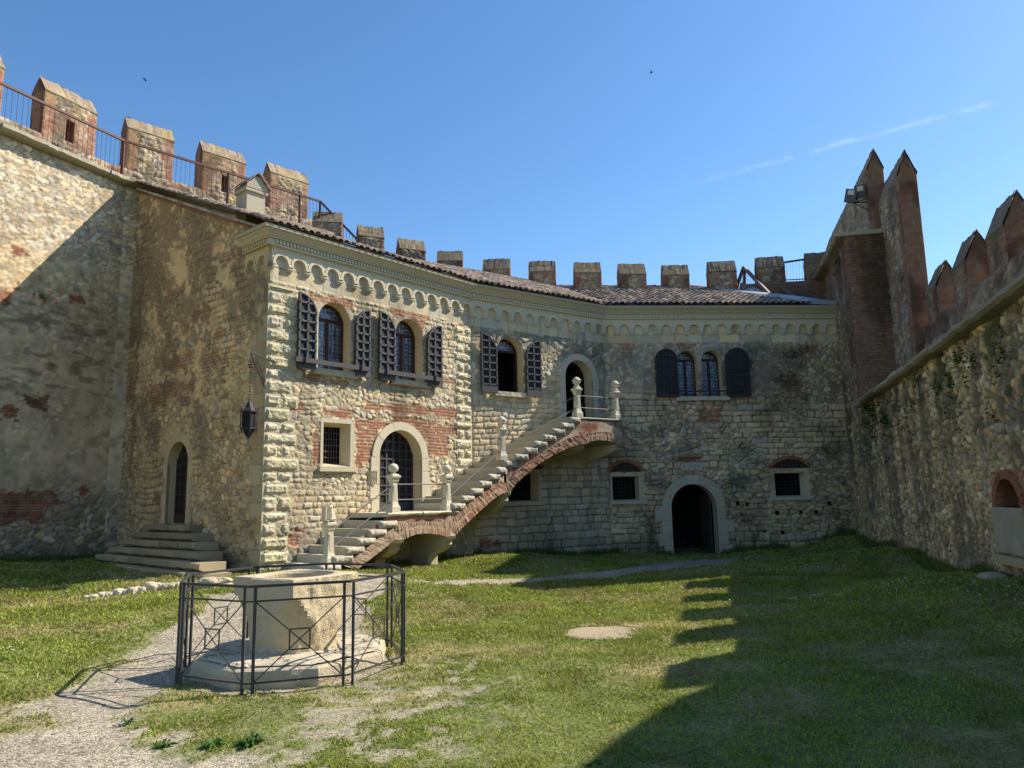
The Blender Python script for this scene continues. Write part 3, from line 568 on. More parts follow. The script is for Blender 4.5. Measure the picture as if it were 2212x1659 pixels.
tJ = math.tan(R_(14.8/2)); tB = math.tan(R_(30.2/2))
arcade(WAJ, 0, WAJ.L, 14, -1, -tJ); arcade(WJB, 0, WJB.L, 11, tJ, -tB); arcade(WBC, 0, WBC.L, 17, tB, 0); arcade(WGA, GL-.90, GL, 2, 0, 1, (.52, .42, .26))

# ---- rusticated quoins
def boss(acc, W_, u0, u1, z0, z1, s, rough=True, base=(.52, .48, .385)):
    c0 = np.array(base)*random.uniform(.85, 1.12)*np.array([1, 1, random.uniform(.85, 1.05)])
    prism(acc, W_, [(u0, z0), (u1, z0), (u1, z1), (u0, z1)], 0, .028, c0)
    if rough:
        m = random.uniform(.022, .034); f = lambda u, z: (.012+.050*ss(0, .05, np.minimum(np.minimum(u-u0-m, u1-m-u), np.minimum(z-z0-m, z1-m-z))+.05*(fbm(u*8, z*8, s+5, 3)-.5))*np.clip(.25+fbm(u*6, z*9, s, 4), .1, 1.3)+.02*fbm(u*22, z*22, s+6, 2), arr(c0, len(u))*(.6+.75*fbm(u*12, z*12, s+3, 4))[:, None])
        wall_mesh(acc, W_, u0+m, u1-m, z0+m, z1-m, f, (), .016, .012, .02)
a = Acc(); z = .3; i = 0
while z < 6.32:
    h = random.choice((.22, .25, .28, .3)); h = min(h, 6.36-z)
    if i % 2 == 0 or z < .8: boss(a, WAJ, -.045, random.uniform(.52, .8), z, z+h-.012, 200+i)
    else:
        w = random.uniform(.26, .34); boss(a, WAJ, -.045, w, z, z+h-.012, 200+i); boss(a, WAJ, w+.03+(.07 if i % 6 == 3 else 0), w+random.uniform(.3, .42), z, z+h-.012, 260+i)
    z += h; i += 1
a.build('quoins', MC, PAL, False)
a = Acc(); z = 2.1; i = 0; L = WAJ.L
while z < 6.3:
    h = random.choice((.2, .23, .26)); h = min(h, 6.36-z)
    if i % 2 == 0: boss(a, WAJ, L-random.uniform(.5, .7), L-.03, z, z+h-.012, 300+i, True, (.56, .505, .39))
    else:
        w = random.uniform(.22, .3); boss(a, WAJ, L-w-.03, L-.03, z, z+h-.012, 300+i, True, (.56, .505, .39)); boss(a, WAJ, L-w-random.uniform(.3, .4), L-w-.05, z, z+h-.012, 340+i, True, (.56, .505, .39))
    z += h; i += 1
a.build('quoins', MC, PAL, False)

# ---- windows
IRON = (.035, .034, .036); FR = (.06, .022, .015)
def strip_shape(h): return outline(h, 16)
def leaf(W_, u0, u1, z0, z1, high, parent, d=.10, strip_col=(.085, .08, .078), grid=2, name='shutter', rows=7):  # raised strips get a paler colour than the board
    """shutter leaf lying open against the wall; high = side ('l','r','full') where the round head is tallest"""
    a = Acc(); w = u1-u0; n = 12
    if high == 'full': top = [(u1-w/2+w/2*math.cos(math.pi*k/16), z1-w/2+w/2*math.sin(math.pi*k/16)) for k in range(17)]
    elif high == 'l': top = [(u0+w*math.cos(math.pi/2*k/n), z1-w+w*math.sin(math.pi/2*k/n)) for k in range(n+1)]
    else: top = [(u1-w*math.cos(math.pi/2*k/n), z1-w+w*math.sin(math.pi/2*k/n)) for k in range(n, -1, -1)]
    o = [(u0, z0), (u1, z0)]+top
    prism(a, W_, o, d, d+.035, (.022, .022, .025), True)
    def ztop(u):
        if high == 'full': r = w/2; return z1-r+math.sqrt(max(0, r*r-(u-(u0+u1)/2)**2))
        x = (u-u0) if high == 'l' else (u1-u); return z1-w+math.sqrt(max(0, w*w-x*x))
    b = .021; e = d+.07
    cols = [u0+b+(w-2*b)*k/grid for k in range(grid+1)]
    for c in cols: zt = ztop(min(max(c, u0+.02), u1-.02))-.02; prism(a, W_, [(c-b, z0), (c+b, z0), (c+b, zt), (c-b, zt)], d+.035, e, strip_col)
    st = (z1-z0-.22)/rows
    for k in range(rows+1):
        zz = z0+.22+k*st
        if zz > z1-.04: break
        us = [u for u in np.linspace(u0, u1, 25) if ztop(u) > zz+.02]
        if len(us) < 3: continue
        prism(a, W_, [(us[0], zz-b), (us[-1], zz-b), (us[-1], zz+b), (us[0], zz+b)], d+.035, e-.003, strip_col)
        for c in cols:
            if us[0]-.01 <= c <= us[-1]+.01: a.box(W_.P(c, zz, e+.006), np.append(W_.w, 0)*.012, np.append(W_.n, 0)*.012, (0, 0, .012), (.03, .03, .03))
    prism(a, W_, [(u0+.001, z0), (u1-.001, z0), (u1-.001, z0+.17), (u0+.001, z0+.17)], d+.035, e+.002, strip_col)
    prism(a, W_, [(u0, z0+.17)]+[(u0, z0+.171)]+[(u1, z0+.171), (u1, z0+.17)], d+.03, e-.02, strip_col)
    rim = [(p[0], p[1]) for p in top]; uc = (u0+u1)/2
    inn = [(q[0]+(uc-q[0])*.1, q[1]-.035) for q in rim]; band(a, W_, rim, inn, d+.03, e+.004, strip_col)
    return a.build(name, MI, parent)
def window(W_, h, depth=.30, rev=(.56, .47, .32), shut=(), bar=None, glass=True, openleaf=False, rows=7, barcol=(.075, .07, .068), shutcol=(.085, .08, .078), thinbar=False):
    a = Acc(); reveal(a, W_, h, depth, rev, 0); o = outline(h)
    ob = a.build('window', MC, PAL); _, u0, u1, z0, z1 = h; uc = (u0+u1)/2; r = (u1-u0)/2; zt = z1-r*.82
    f = Acc(); ip = [(uc+(u-uc)*.88, (z0+z1)/2+(z-(z0+z1)/2)*.955) for u, z in o]
    band(f, W_, o+[o[0]], ip+[ip[0]], -depth-.03, -depth+.03, FR)
    prism(f, W_, [(u0, zt-.03), (u1, zt-.03), (u1, zt+.03), (u0, zt+.03)], -depth-.03, -depth+.035, FR)
    if not openleaf: prism(f, W_, [(uc-.03, z0), (uc+.03, z0), (uc+.03, zt-.031), (uc-.03, zt-.031)], -depth-.03, -depth+.037, FR)
    f.build('frame', MW, ob)
    g = Acc()
    if not openleaf: prism(g, W_, o, -depth-.02, -depth-.012, (.1, .1, .1), True)
    else:
        top = [p for p in o if p[1] > zt]; prism(g, W_, [(u0, zt)]+[(u1, zt)]+top, -depth-.02, -depth-.012, (.1, .1, .1), True)
        q = W_.P(u1-.03, z0, -depth); q2 = W_.P(u1+.1, z0, -depth-.32); g.add([q, q2, q2+(0, 0, zt-z0-.03), q+(0, 0, zt-z0-.03)], [(0, 1, 2, 3)], (.1, .1, .1), [(0, 0), (.35, 0), (.35, 1.2), (0, 1.2)])
    g.build('glass', MGL, ob)
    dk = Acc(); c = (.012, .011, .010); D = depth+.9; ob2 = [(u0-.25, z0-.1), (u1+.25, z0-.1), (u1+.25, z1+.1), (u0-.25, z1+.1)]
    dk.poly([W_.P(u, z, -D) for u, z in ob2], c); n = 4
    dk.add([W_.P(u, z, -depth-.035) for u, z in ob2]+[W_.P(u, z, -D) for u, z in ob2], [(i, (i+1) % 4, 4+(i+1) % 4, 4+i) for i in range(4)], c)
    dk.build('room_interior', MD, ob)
    s = Acc(); j = 0.045
    f2 = lambda u, z: (.02*fbm(u*9, z*9, 401), arr((.50, .46, .36), len(u))*(.7+.6*fbm(u*8, z*8, 402))[:, None])
    prism(s, W_, [(u0-.12, z0-.13), (u1+.17, z0-.13), (u1+.17, z0-.005), (u0-.12, z0-.005)], -depth, .13, (.50, .46, .36)); wall_mesh(s, W_, u0-.12, u1+.17, z0-.13, z0-.005, f2, (), .02, .125, 0)
    s.build('sill', MC, ob)
    for (a0, a1, zb, zt_, hi, gr) in shut: leaf(W_, a0, a1, zb, zt_, hi, ob, grid=gr, rows=rows, strip_col=shutcol)
    if bar:
        b_ = Acc(); t = .02 if thinbar else .05; dd = .19
        prism(b_, W_, [(bar[0], bar[2]-t), (bar[1], bar[2]-t), (bar[1], bar[2]+t), (bar[0], bar[2]+t)], dd, dd+.045, barcol, True)
        for q in (bar[0]+.22, bar[1]-.25): b_.box(W_.P(q, bar[2], dd+.02), np.append(W_.w, 0)*.012, np.append(W_.n, 0)*.06, (0, 0, t+.03), IRON)
        b_.build('shutter_bar', MI, ob)
    return ob
U = lambda W_, x, y, d=.1: W_.uv(x, y, d)[0]
window(WAJ, H_W1, shut=[(U(WAJ, 642, 720), U(WAJ, 681, 720), 4.6, 6.27, 'l', 2), (U(WAJ, 766, 740), U(WAJ, 797, 740), 4.6, 6.2, 'r', 2)], bar=(U(WAJ, 638, 780, .2), U(WAJ, 798, 795, .2), 4.78))
window(WAJ, H_W2, shut=[(U(WAJ, 817, 750), U(WAJ, 851, 750), 4.6, 6.24, 'l', 2), (U(WAJ, 921, 765), U(WAJ, 952, 765), 4.6, 6.2, 'r', 2)], bar=(U(WAJ, 817, 800, .2), U(WAJ, 954, 820, .2), 4.78))
window(WJB, H_W3, shut=[(U(WJB, 1038, 780), U(WJB, 1072, 780), 4.62, 6.24, 'l', 2), (U(WJB, 1135, 790), U(WJB, 1167, 790), 4.6, 6.22, 'r', 2)], openleaf=True, rev=(.58, .49, .33))
window(WBC, H_W4, rows=6, shutcol=(.036, .033, .034), shut=[(U(WBC, 1416, 810), U(WBC, 1464, 810), 4.72, 6.22, 'full', 3)], rev=(.54, .45, .31))
window(WBC, H_W5, rows=6, shutcol=(.036, .033, .034), shut=[(U(WBC, 1568, 810), U(WBC, 1619, 810), 4.72, 6.24, 'full', 3)], rev=(.54, .45, .31), bar=(U(WBC, 1440, 850), U(WBC, 1606, 850), 4.88), thinbar=True, barcol=(.03, .03, .033))

def barred(W_, h, sur, splay=.16, depth=.28, archb=True, sill=True, seed=0, barcol=IRON):
    """stone framed rectangular window with an iron grille"""
    _, u0, u1, z0, z1 = h; l, r_, t = sur; a = Acc(); c = (.56, .51, .40)
    n = 6; o = outline(h); outer = [(u0-l, z0), (u1+r_, z0), (u1+r_, z1+t), (u0-l, z1+t)]
    prism(a, W_, [(u0-l, z1), (u1+r_, z1), (u1+r_, z1+t), (u0-l, z1+t)], -.02, .035, c)
    prism(a, W_, [(u0-l, z0), (u0, z0), (u0, z1-.003), (u0-l, z1-.003)], -.02, .033, np.array(c)*.95); prism(a, W_, [(u1, z0), (u1+r_, z0), (u1+r_, z1-.003), (u1, z1-.003)], -.02, .033, np.array(c)*.97)
    reveal(a, W_, h, depth, (.54, .46, .32), .033, splay=splay)
    ob = a.build('window', MC, PAL)
    g = Acc(); w = (u1-u0)*(1-splay); uc = (u0+u1)/2; zc = (z0+z1)/2; hh = (z1-z0)*(1-splay*.5)
    for k in range(1, 7): g.tube([W_.P(uc-w/2+w*k/7, zc-hh/2, -depth+.02), W_.P(uc-w/2+w*k/7, zc+hh/2, -depth+.02)], .011, barcol, 5)
    for k in range(1, 6): g.tube([W_.P(uc-w/2, zc-hh/2+hh*k/6, -depth+.035), W_.P(uc+w/2, zc-hh/2+hh*k/6, -depth+.035)], .011, barcol, 5)
    g.build('grille', MI, ob)
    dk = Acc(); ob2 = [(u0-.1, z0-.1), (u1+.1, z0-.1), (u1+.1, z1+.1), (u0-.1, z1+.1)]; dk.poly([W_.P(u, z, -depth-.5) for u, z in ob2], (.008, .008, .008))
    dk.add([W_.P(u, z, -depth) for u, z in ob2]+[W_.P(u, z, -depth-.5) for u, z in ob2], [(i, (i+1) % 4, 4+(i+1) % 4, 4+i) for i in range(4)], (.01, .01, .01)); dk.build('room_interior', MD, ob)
    if sill:
        s = Acc(); prism(s, W_, [(u0-l-.04, z0-.11), (u1+r_+.05, z0-.11), (u1+r_+.05, z0-.004), (u0-l-.04, z0-.004)], -.1, .10, (.52, .48, .39)); s.build('sill', MC, ob)
    if archb:
        b = Acc(); rs = (u1-u0)*.56+l*.4; ux = uc+.0; hs = .26; R2 = (rs*rs+hs*hs)/(2*hs); zc2 = z1+t+.02+hs-R2; th0 = math.asin(rs/R2); nb = 22
        for k in range(nb):
            t0 = -th0+2*th0*k/nb+.004; t1 = -th0+2*th0*(k+1)/nb-.004; q = [(ux+rr*math.sin(tt), zc2+rr*math.cos(tt)) for rr, tt in ((R2, t0), (R2, t1), (R2+.1, t1), (R2+.1, t0))]; prism(b, W_, q, -.02, .085+.01*random.random(), np.array(BR_A)*random.uniform(.6, 1.05))
        seg = [(ux+R2*math.sin(-th0+2*th0*k/12), zc2+R2*math.cos(-th0+2*th0*k/12)) for k in range(13)]; prism(b, W_, seg, -.01, .06, (.05, .035, .03))
        b.build('brick_arch', MS, ob)
    return ob
barred(WAJ, H_SQ, (.07, .11, .09), .30, .26, archb=False, barcol=(.075, .07, .065)); barred(WJB, H_L0, (.08, .1, .1)); barred(WBC, H_L1, (.05, .16, .12)); barred(WBC, H_L2, (.12, .12, .13))

def portal(W_, h, rw, jamb, depth=.35, col=(.58, .53, .42), leafs=None, nv=9, base=None, rev=(.55, .47, .33), k_=1.0, lowjamb=None):
    """arched stone door surround of wedge stones and jamb blocks"""
    _, u0, u1, z0, z1 = h; uc = (u0+u1)/2; r = (u1-u0)/2; zc = z1-r*k_; a = Acc()
    for k in range(nv):
        t0 = math.pi*k/nv; t1 = math.pi*(k+1)/nv; m = 5; g = .006
        inn = [(uc+r*math.cos(t0+(t1-t0)*j/m), zc+k_*r*math.sin(t0+(t1-t0)*j/m)) for j in range(m+1)]; out = [(uc+(r+rw)*math.cos(t0+g+(t1-t0-2*g)*j/m), zc+(k_*r+rw)*math.sin(t0+g+(t1-t0-2*g)*j/m)) for j in range(m+1)]
        band(a, W_, inn, out, -.02, .045+.006*random.random(), np.array(col)*random.uniform(.88, 1.08))
    z = z0-.02; i = 0; nj = 4; hs = (zc-z0)/nj
    for i in range(nj):
        e = jamb[i % len(jamb)]; c = np.array(col)*random.uniform(.85, 1.05)
        prism(a, W_, [(u0-e, z0+i*hs+.004), (u0, z0+i*hs+.004), (u0, z0+(i+1)*hs-.004), (u0-e, z0+(i+1)*hs-.004)], -.02, .048+.004*(i % 2), c)
        e = jamb[(i+1) % len(jamb)]; c = np.array(col)*random.uniform(.85, 1.05)
        prism(a, W_, [(u1, z0+i*hs+.004), (u1+e, z0+i*hs+.004), (u1+e, z0+(i+1)*hs-.004), (u1, z0+(i+1)*hs-.004)], -.02, .048+.004*((i+1) % 2), c)
    reveal(a, W_, h, depth, rev, .045); ob = a.build('doorway', MC, PAL)
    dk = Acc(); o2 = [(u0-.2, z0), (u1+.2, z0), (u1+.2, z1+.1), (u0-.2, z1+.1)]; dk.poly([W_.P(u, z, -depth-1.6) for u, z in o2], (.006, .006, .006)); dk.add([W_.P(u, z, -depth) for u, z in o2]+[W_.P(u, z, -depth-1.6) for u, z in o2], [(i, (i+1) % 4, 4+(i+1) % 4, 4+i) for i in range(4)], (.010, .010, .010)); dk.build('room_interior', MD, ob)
    return ob
def door_leaf(W_, u0, u1, z0, z1, zt0, side, d, ob, cols=3, rows=8, strip_col=(.05, .048, .05), rnd=True):  # strips in a paler colour than the backing board
    """one leaf of an arched door: side l or r is the hinge side"""
    a = Acc(); w = u1-u0; n = 10
    top = [(u0+w*math.sin(math.pi/2*k/n), zt0+(z1-zt0)*(1-math.cos(math.pi/2*k/n))) for k in range(n+1)]; top = [(u0, zt0)]
    f = lambda u: zt0+(z1-zt0)*math.sqrt(max(0, 1-((u1-u) if side == 'l' else (u-u0))**2/w**2))
    us = np.linspace(u0, u1, 14); prism(a, W_, [(u0, z0), (u1, z0)]+[(u, f(u)) for u in us[::-1]], d, d+.05, (.016, .016, .018), True)
    for k in range(cols+1):
        c = u0+.02+(w-.04)*k/cols; prism(a, W_, [(c-.018, z0), (c+.018, z0), (c+.018, f(c)-.01), (c-.018, f(c)-.01)], d+.05, d+.08, strip_col)
    for k in range(rows+1):
        zz = z0+.2+(z1-z0-.25)*k/rows; uu = [u for u in us if f(u) > zz+.02]
        if len(uu) > 2: prism(a, W_, [(uu[0], zz-.018), (uu[-1], zz-.018), (uu[-1], zz+.018), (uu[0], zz+.018)], d+.05, d+.077, strip_col)
    prism(a, W_, [(u0+.001, z0), (u1-.001, z0), (u1-.001, z0+.18), (u0+.001, z0+.18)], d+.05, d+.082, strip_col)
    return a.build('door', MI, ob)
ob = portal(WAJ, H_D1, .20, (.22, .26, .30, .24), .42, nv=5); _, u0, u1, z0, z1 = H_D1; uc = (u0+u1)/2
door_leaf(WAJ, u0, uc, z0, z1, z1-(uc-u0), 'l', -.30, ob, strip_col=(.09, .085, .085)); door_leaf(WAJ, uc+.004, u1, z0, z1, z1-(uc-u0), 'r', -.36, ob, strip_col=(.05, .048, .05))
a = Acc(); sh = [(u0-.27, 2.52), (u0-.07, 2.52), (u0-.07, 2.3), (u0-.12, 2.17), (u0-.17, 2.12), (u0-.22, 2.17), (u0-.27, 2.3)]; prism(a, WAJ, sh, .052, .075, (.56, .51, .40))
for k in range(4):
    q = [WAJ.P(u0-.245+.048*k+.008*math.sin(j*1.9), 2.47-.05*j, .082) for j in range(7)]; a.tube(q, .008, (.48, .43, .33), 5)
a.build('coat_of_arms', MC, ob)
ob = portal(WJB, H_D2, .19, (.2, .24, .18), .40, nv=5, col=(.50, .47, .40))
a = Acc(); q = WJB.P(H_D2[2]-.02, 0, -.45); a.box(WJB.P(H_D2[2]-.05, 4.85, -.75), np.append(WJB.w, 0)*.025, np.append(WJB.n, 0)*.34, (0, 0, .9), (.03, .025, .02)); a.build('door', MW, ob)
ob = portal(WBC, H_D3, .27, (.26, .42, .3, .5), .38, nv=7, col=(.50, .45, .36), rev=(.40, .36, .28))
a = Acc(); _, u0, u1, z0, z1 = H_D3; a.box(WBC.P(u1-.06, .9, -.8), np.append(WBC.w, 0)*.03, np.append(WBC.n, 0)*.42, (0, 0, .95), (.045, .04, .035)); a.build('door', MW, ob)
a = Acc(); prism(a, WBC, [(u0-.12, -.25), (u1+.14, -.25), (u1+.14, -.06), (u0-.12, -.06)], -.5, .3, (.42, .40, .36)); a.build('threshold', MC, ob)
ob = portal(WGA, H_G, .20, (.2, .24, .16), .27, nv=5, col=(.58, .46, .28), rev=(.52, .42, .26)); _, u0, u1, z0, z1 = H_G
door_leaf(WGA, u0, (u0+u1)/2, z0, z1, z1-(u1-u0)/2, 'l', -.25, ob, 2, 7, (.055, .035, .028)); door_leaf(WGA, (u0+u1)/2+.004, u1, z0, z1, z1-(u1-u0)/2, 'r', -.25, ob, 2, 7, (.055, .035, .028))
# ---- carved plaque with two roundels and a wedge over the far door
a = Acc(); p0 = WBC.uv(1469, 1018); p1 = WBC.uv(1516, 999); c = (.40, .38, .33); prism(a, WBC, [(p0[0], p0[1]), (p1[0], p0[1]), (p1[0], p1[1]), (p0[0], p1[1])], -.01, .075, c)
hh = (p1[1]-p0[1])/2; zc = p0[1]+hh; uc = (p0[0]+p1[0])/2; sp = (p1[0]-p0[0])*.32
for q in (uc-sp, uc+sp):
    i_ = [(q+hh*.52*math.cos(t), zc+hh*.52*math.sin(t)) for t in np.linspace(0, 2*math.pi, 20)]; o_ = [(q+hh*.78*math.cos(t), zc+hh*.78*math.sin(t)) for t in np.linspace(0, 2*math.pi, 20)]; band(a, WBC, i_, o_, .075, .10, (.62, .58, .50))
for sgn in (-1, 1): prism(a, WBC, [(uc+sgn*sp*.5, zc+hh*.85), (uc+sgn*sp*.5-sgn*.03, zc+hh*.85), (uc-sgn*.012, zc-hh*.85), (uc+sgn*.02, zc-hh*.85)][::sgn], .075, .10, (.62, .58, .50))
prism(a, WBC, [(p0[0]-.09, p1[1]+.17), (p1[0]+.03, p1[1]+.17), (p1[0]+.03, p1[1]+.21), (p0[0]-.09, p1[1]+.21)], -.01, .12, (.25, .235, .21))
a.build('carved_plaque', MC, PAL)
for x, y in ((1613, 1089), (1592, 1087), (1678, 1108), (1728, 1106), (1762, 1106), (1790, 1087), (1478, 1170)[:2], (1652, 1150), (1690, 1150)):
    a = Acc(); u, z = WBC.uv(x, y); prism(a, WBC, [(u-.05, z-.06), (u+.05, z-.05), (u+.045, z+.06), (u-.05, z+.055)], .0, .052, (.012, .011, .01)); a.build('putlog_shade', MD, PAL)  # solid black blocks, painting the shade inside the putlog holes

# ---- roof
SL = .43
def vmax_aj(u): return 6.5-(2.5)*max(0, min(1, u/6))
def roof(W_, ua, ub, vm, m0, m1, endf=None):
    a = Acc(); base = (.10, .075, .06); n = 24; us = np.linspace(0, 1, n)
    def pt(t, v, dz=0):
        u = (ua-v*m0)*(1-t)+(ub+v*m1)*t; return W_.P(u, 7.55+SL*v+dz, .36-v)
    top = [pt(t, vm(ua+(ub-ua)*t)+.36) for t in us]; bot = [pt(t, 0) for t in us]
    V = bot+top; F = [(i, i+1, n+i+1, n+i) for i in range(n-1)]; a.add(V, F, base)
    ob = a.build('roof', MT, PAL)
    t_ = Acc(); wd = .19; ex = .29; U0 = ua-8*max(0, m0)-1; U1 = ub+8*max(0, m1)+1; u = U0
    VV = []; FF = []; CC = []; k = 0; pr = [(.5*math.cos(math.pi*j/6), math.sin(math.pi*j/6)) for j in range(7)]
    while u < U1:
        v = 0.0; r = 0
        while v < 7:
            uu = u; lo = ua-v*m0; hi = ub+v*m1
            if endf: hi = min(hi, endf(v))
            if lo+.05 < uu < hi-.05 and v < vm(uu)+.36-.1:
                j1 = random.uniform(-.018, .018); j2 = random.uniform(-.02, .02); ln = .40; lift = random.uniform(0, .02); c = np.array(random.choice(((.46, .34, .25), (.38, .29, .22), (.27, .21, .17), (.52, .40, .29), (.22, .18, .16))))*random.uniform(.75, 1.15)
                for (vv, rr, zz, jj) in ((v-.03, .092, .045+lift, j1), (v+ln-.03, .074, .015, j2)):
                    for px, pz in pr: VV.append(W_.P(uu+jj+px*2*rr, 7.55+SL*vv+zz+pz*rr*.75, .36-vv))
                    CC += [c]*7
                FF += [(k+j, k+j+1, k+7+j+1, k+7+j) for j in range(6)]; k += 14
                # lower lip thickness
                for px, pz in pr: VV.append(W_.P(uu+j1+px*2*.07, 7.55+SL*(v-.03)+.03+lift+pz*.07*.75-.0, .36-v+.03))
                CC += [c*.6]*7; FF += [(k-14+j, k+j, k+j+1, k-14+j+1) for j in range(6)]; k += 7
            v += ex; r += 1
        u += wd
    t_.add(VV, FF, np.array(CC)); t_.build('tiles', MT, ob)
    return ob
rf = roof(WAJ, -.36, WAJ.L-.36*tJ, vmax_aj, 0, tJ)
roof(WJB, .36*tJ, WJB.L-.36*tB, lambda u: 4.0, tJ, tB); roof(WBC, .36*tB, WBC.L, lambda u: 3.75, tB, 0, lambda v: 6.55-v*.52)
# verge tiles along the gable and the chimney
a = Acc()
for k in range(24):
    t = k/24; u = GL*(t)+.02; z = float(gtop(u))+.07
    a.box(WGA.P(u+.14, z-.03, .04), np.append(WGA.w, -SL)*.15, np.append(WGA.n, 0)*.13, (0, 0, .03), np.array((.42, .38, .31))*random.uniform(.6, 1.1))
    a.box(WGA.P(u+.14, z-.10, .015), np.append(WGA.w, -SL)*.14, np.append(WGA.n, 0)*.07, (0, 0, .025), np.array((.30, .14, .09))*random.uniform(.7, 1.1))
a.build('verge', MT, rf)
a = Acc(); cu = .55; cvv = 1.15
cb = at_y(541, 462, 17.2); X = np.append(WAJ.w, 0); Y = np.append(WAJ.n, 0); c = (.42, .38, .31)
a.box(cb+np.array([0, 0, .05]), X*.24, Y*.24, (0, 0, .42), c); a.box(cb+np.array([0, 0, .50]), X*.29, Y*.29, (0, 0, .035), c)
T = cb+np.array([0, 0, .54])
a.loft([[T+Y*s_*.30+X*q+np.array([0, 0, z]) for q, z in ((-.28, 0), (.28, 0), (.27, .10), (.15, .20), (.08, .32), (-.08, .32), (-.15, .20), (-.27, .10))] for s_ in (-1, 1)], (.36, .34, .29))
for s_ in (-1, 1):
    for k in range(3): a.box(T+X*s_*(.27-.1*k)+np.array([0, 0, .13+.11*k]), X*.07+np.array([0, 0, -.06*s_]), Y*.36, X*.01+np.array([0, 0, .02]), (.25, .18, .14))
a.build('chimney', MC, rf)
# ------------------------------------------------------------------ crenellated curtain walls
CAP_A, CAP_B, CAP_M = (.33, .28, .21), (.22, .17, .13), (.14, .11, .08)
def paint_merlon(wd, s, z0, z1, warm=1.0, brick=.3, eb=.30):
    def f(u, z):
        n = len(u); r = p_rub(u, z, s, .17, .13, (.50*warm, .44*warm, .35*warm), (.30*warm, .25*warm, .20*warm), (.22*warm, .17*warm, .13*warm), .045)
        b = p_brick(u, z, s+1, .016, (.34*warm, .165*warm, .115*warm), (.22*warm, .105*warm, .075*warm), (.34*warm, .28*warm, .21*warm))
        e = np.minimum(u, wd-u); k = ss(eb+.06, eb-.08, e+.16*(fbm(u*3, z*3, s+2)-.5)*2+.05*((np.floor(z/.17) % 2)-.5)); k = np.maximum(k, ss(.58, .66, fbm(u*1.6, z*1.6, s+3))*brick*2.2); b = blend(r, b, np.clip(k, 0, 1))
        li = ss(.55, .7, fbm(u*1.8, z*1.8, s+4)+.10*ss(z1-.5, z1, z)); dk = ss(.5, .7, fbm(u*2.2, z*1.1, s+5))
        c = mixc(b[1], arr((.30*warm, .25*warm, .09), n), li*.25); return b[0], c*(1-.45*dk)[:, None]
    return f
def merlon(parent, p, w, wd, th, z0, ze, zr, s, slit=None, warm=1.0, res=.035, base=None, lich=1.0, eb=None):
    """gabled merlon: p = courtyard-side start corner, w = direction along the wall"""
    w = np.array(w[:2], float); w /= np.hypot(*w); bk = np.array([-w[1], w[0]]); p = np.array(p[:2], float); q = p+w*wd; a = Acc()
    F = Wall(p, q); Bk = Wall(q+bk*th, p+bk*th); Lf = Wall(p+bk*th, p); Rt = Wall(q, q+bk*th)
    hs = [slit] if slit else ()
    wall_mesh(a, F, 0, wd, z0, ze, paint_merlon(wd, s, z0, ze, warm, .1 if eb else .3, eb or .30), hs, res); wall_mesh(a, Bk, 0, wd, z0, ze, paint_merlon(wd, s+9, z0, ze, warm), [(slit[0], wd-slit[2], wd-slit[1], slit[3], slit[4])] if slit else (), res*1.6)
    gt = lambda u: zr-.02-(zr-ze)*np.abs(np.asarray(u)-th/2)/(th/2)
    def pe(u, z):
        h, c = p_brick(u, z, s+17, .022, (.34*warm, .16*warm, .10*warm), (.19*warm, .10*warm, .075*warm), (.25*warm, .2*warm, .155*warm)); dk = ss(.5, .7, fbm(u*1.6, z*1.2, s+18))+.5*ss(ze-.1, zr, z); return h, c*(1-.5*np.clip(dk, 0, 1))[:, None]
    for e in (Lf, Rt): wall_mesh(a, e, 0, th, z0, gt, pe, (), res)
    if slit: reveal(a, F, slit, th, (.22, .10, .07), 0)
    sl = math.hypot(th/2+.04, zr-ze)
    for W2, sg in ((F, 1), (Bk, 1)):
        nu = max(3, int(wd/.035)); nv = 9; U_, V_ = np.meshgrid(np.linspace(-.012, wd+.012, nu), np.linspace(0, 1, nv)); u = U_.ravel(); v = V_.ravel()
        h, c = p_crs(u, v*sl, s+23, .42, .085, CAP_A, CAP_B, CAP_M, .02, .008, .03); n = len(u)
        li = ss(.45, .62, fbm(u*1.8, v+s, s+24)); c = mixc(c, arr((.33, .27, .10), n), li*.45*lich); c *= warm
        d = .02-(th/2+.02)*v; z = ze-.01+(zr-ze+.01)*v+.035*(fbm(u*5+s, u*0, s+25, 3)-.5)*(.4+v)+.03*(hsh(np.floor(u/.085), u*0, s+26)-.5)*v; P = W2.PA(u, z+h*.8+.012, d+h*.4); idx = np.arange(n).reshape(nv, nu)
        a.add(P, np.stack([idx[:-1, :-1], idx[:-1, 1:], idx[1:, 1:], idx[1:, :-1]], -1).reshape(-1, 4), c)
        a.add(np.concatenate([P[:nu], W2.PA(u[:nu], ze-.05, .0)]), np.stack([np.arange(nu-1), nu+np.arange(nu-1), nu+np.arange(1, nu), np.arange(1, nu)], 1), c[0]*.8)
    i_ = .03; sec = ((i_, z0), (th-i_, z0), (th-i_, ze-.02), (th/2, zr-.045), (i_, ze-.02)); hx = (slit[2]+.02, wd-i_) if slit else None
    for x0, x1 in (((i_, slit[1]-.02), hx) if slit else ((i_, wd-i_),)): a.loft([[F.P(x, z, -t) for t, z in sec] for x in (x0, x1)], (.2*warm, .15*warm, .11*warm))
    return a.build('merlon', MS, parent, True)
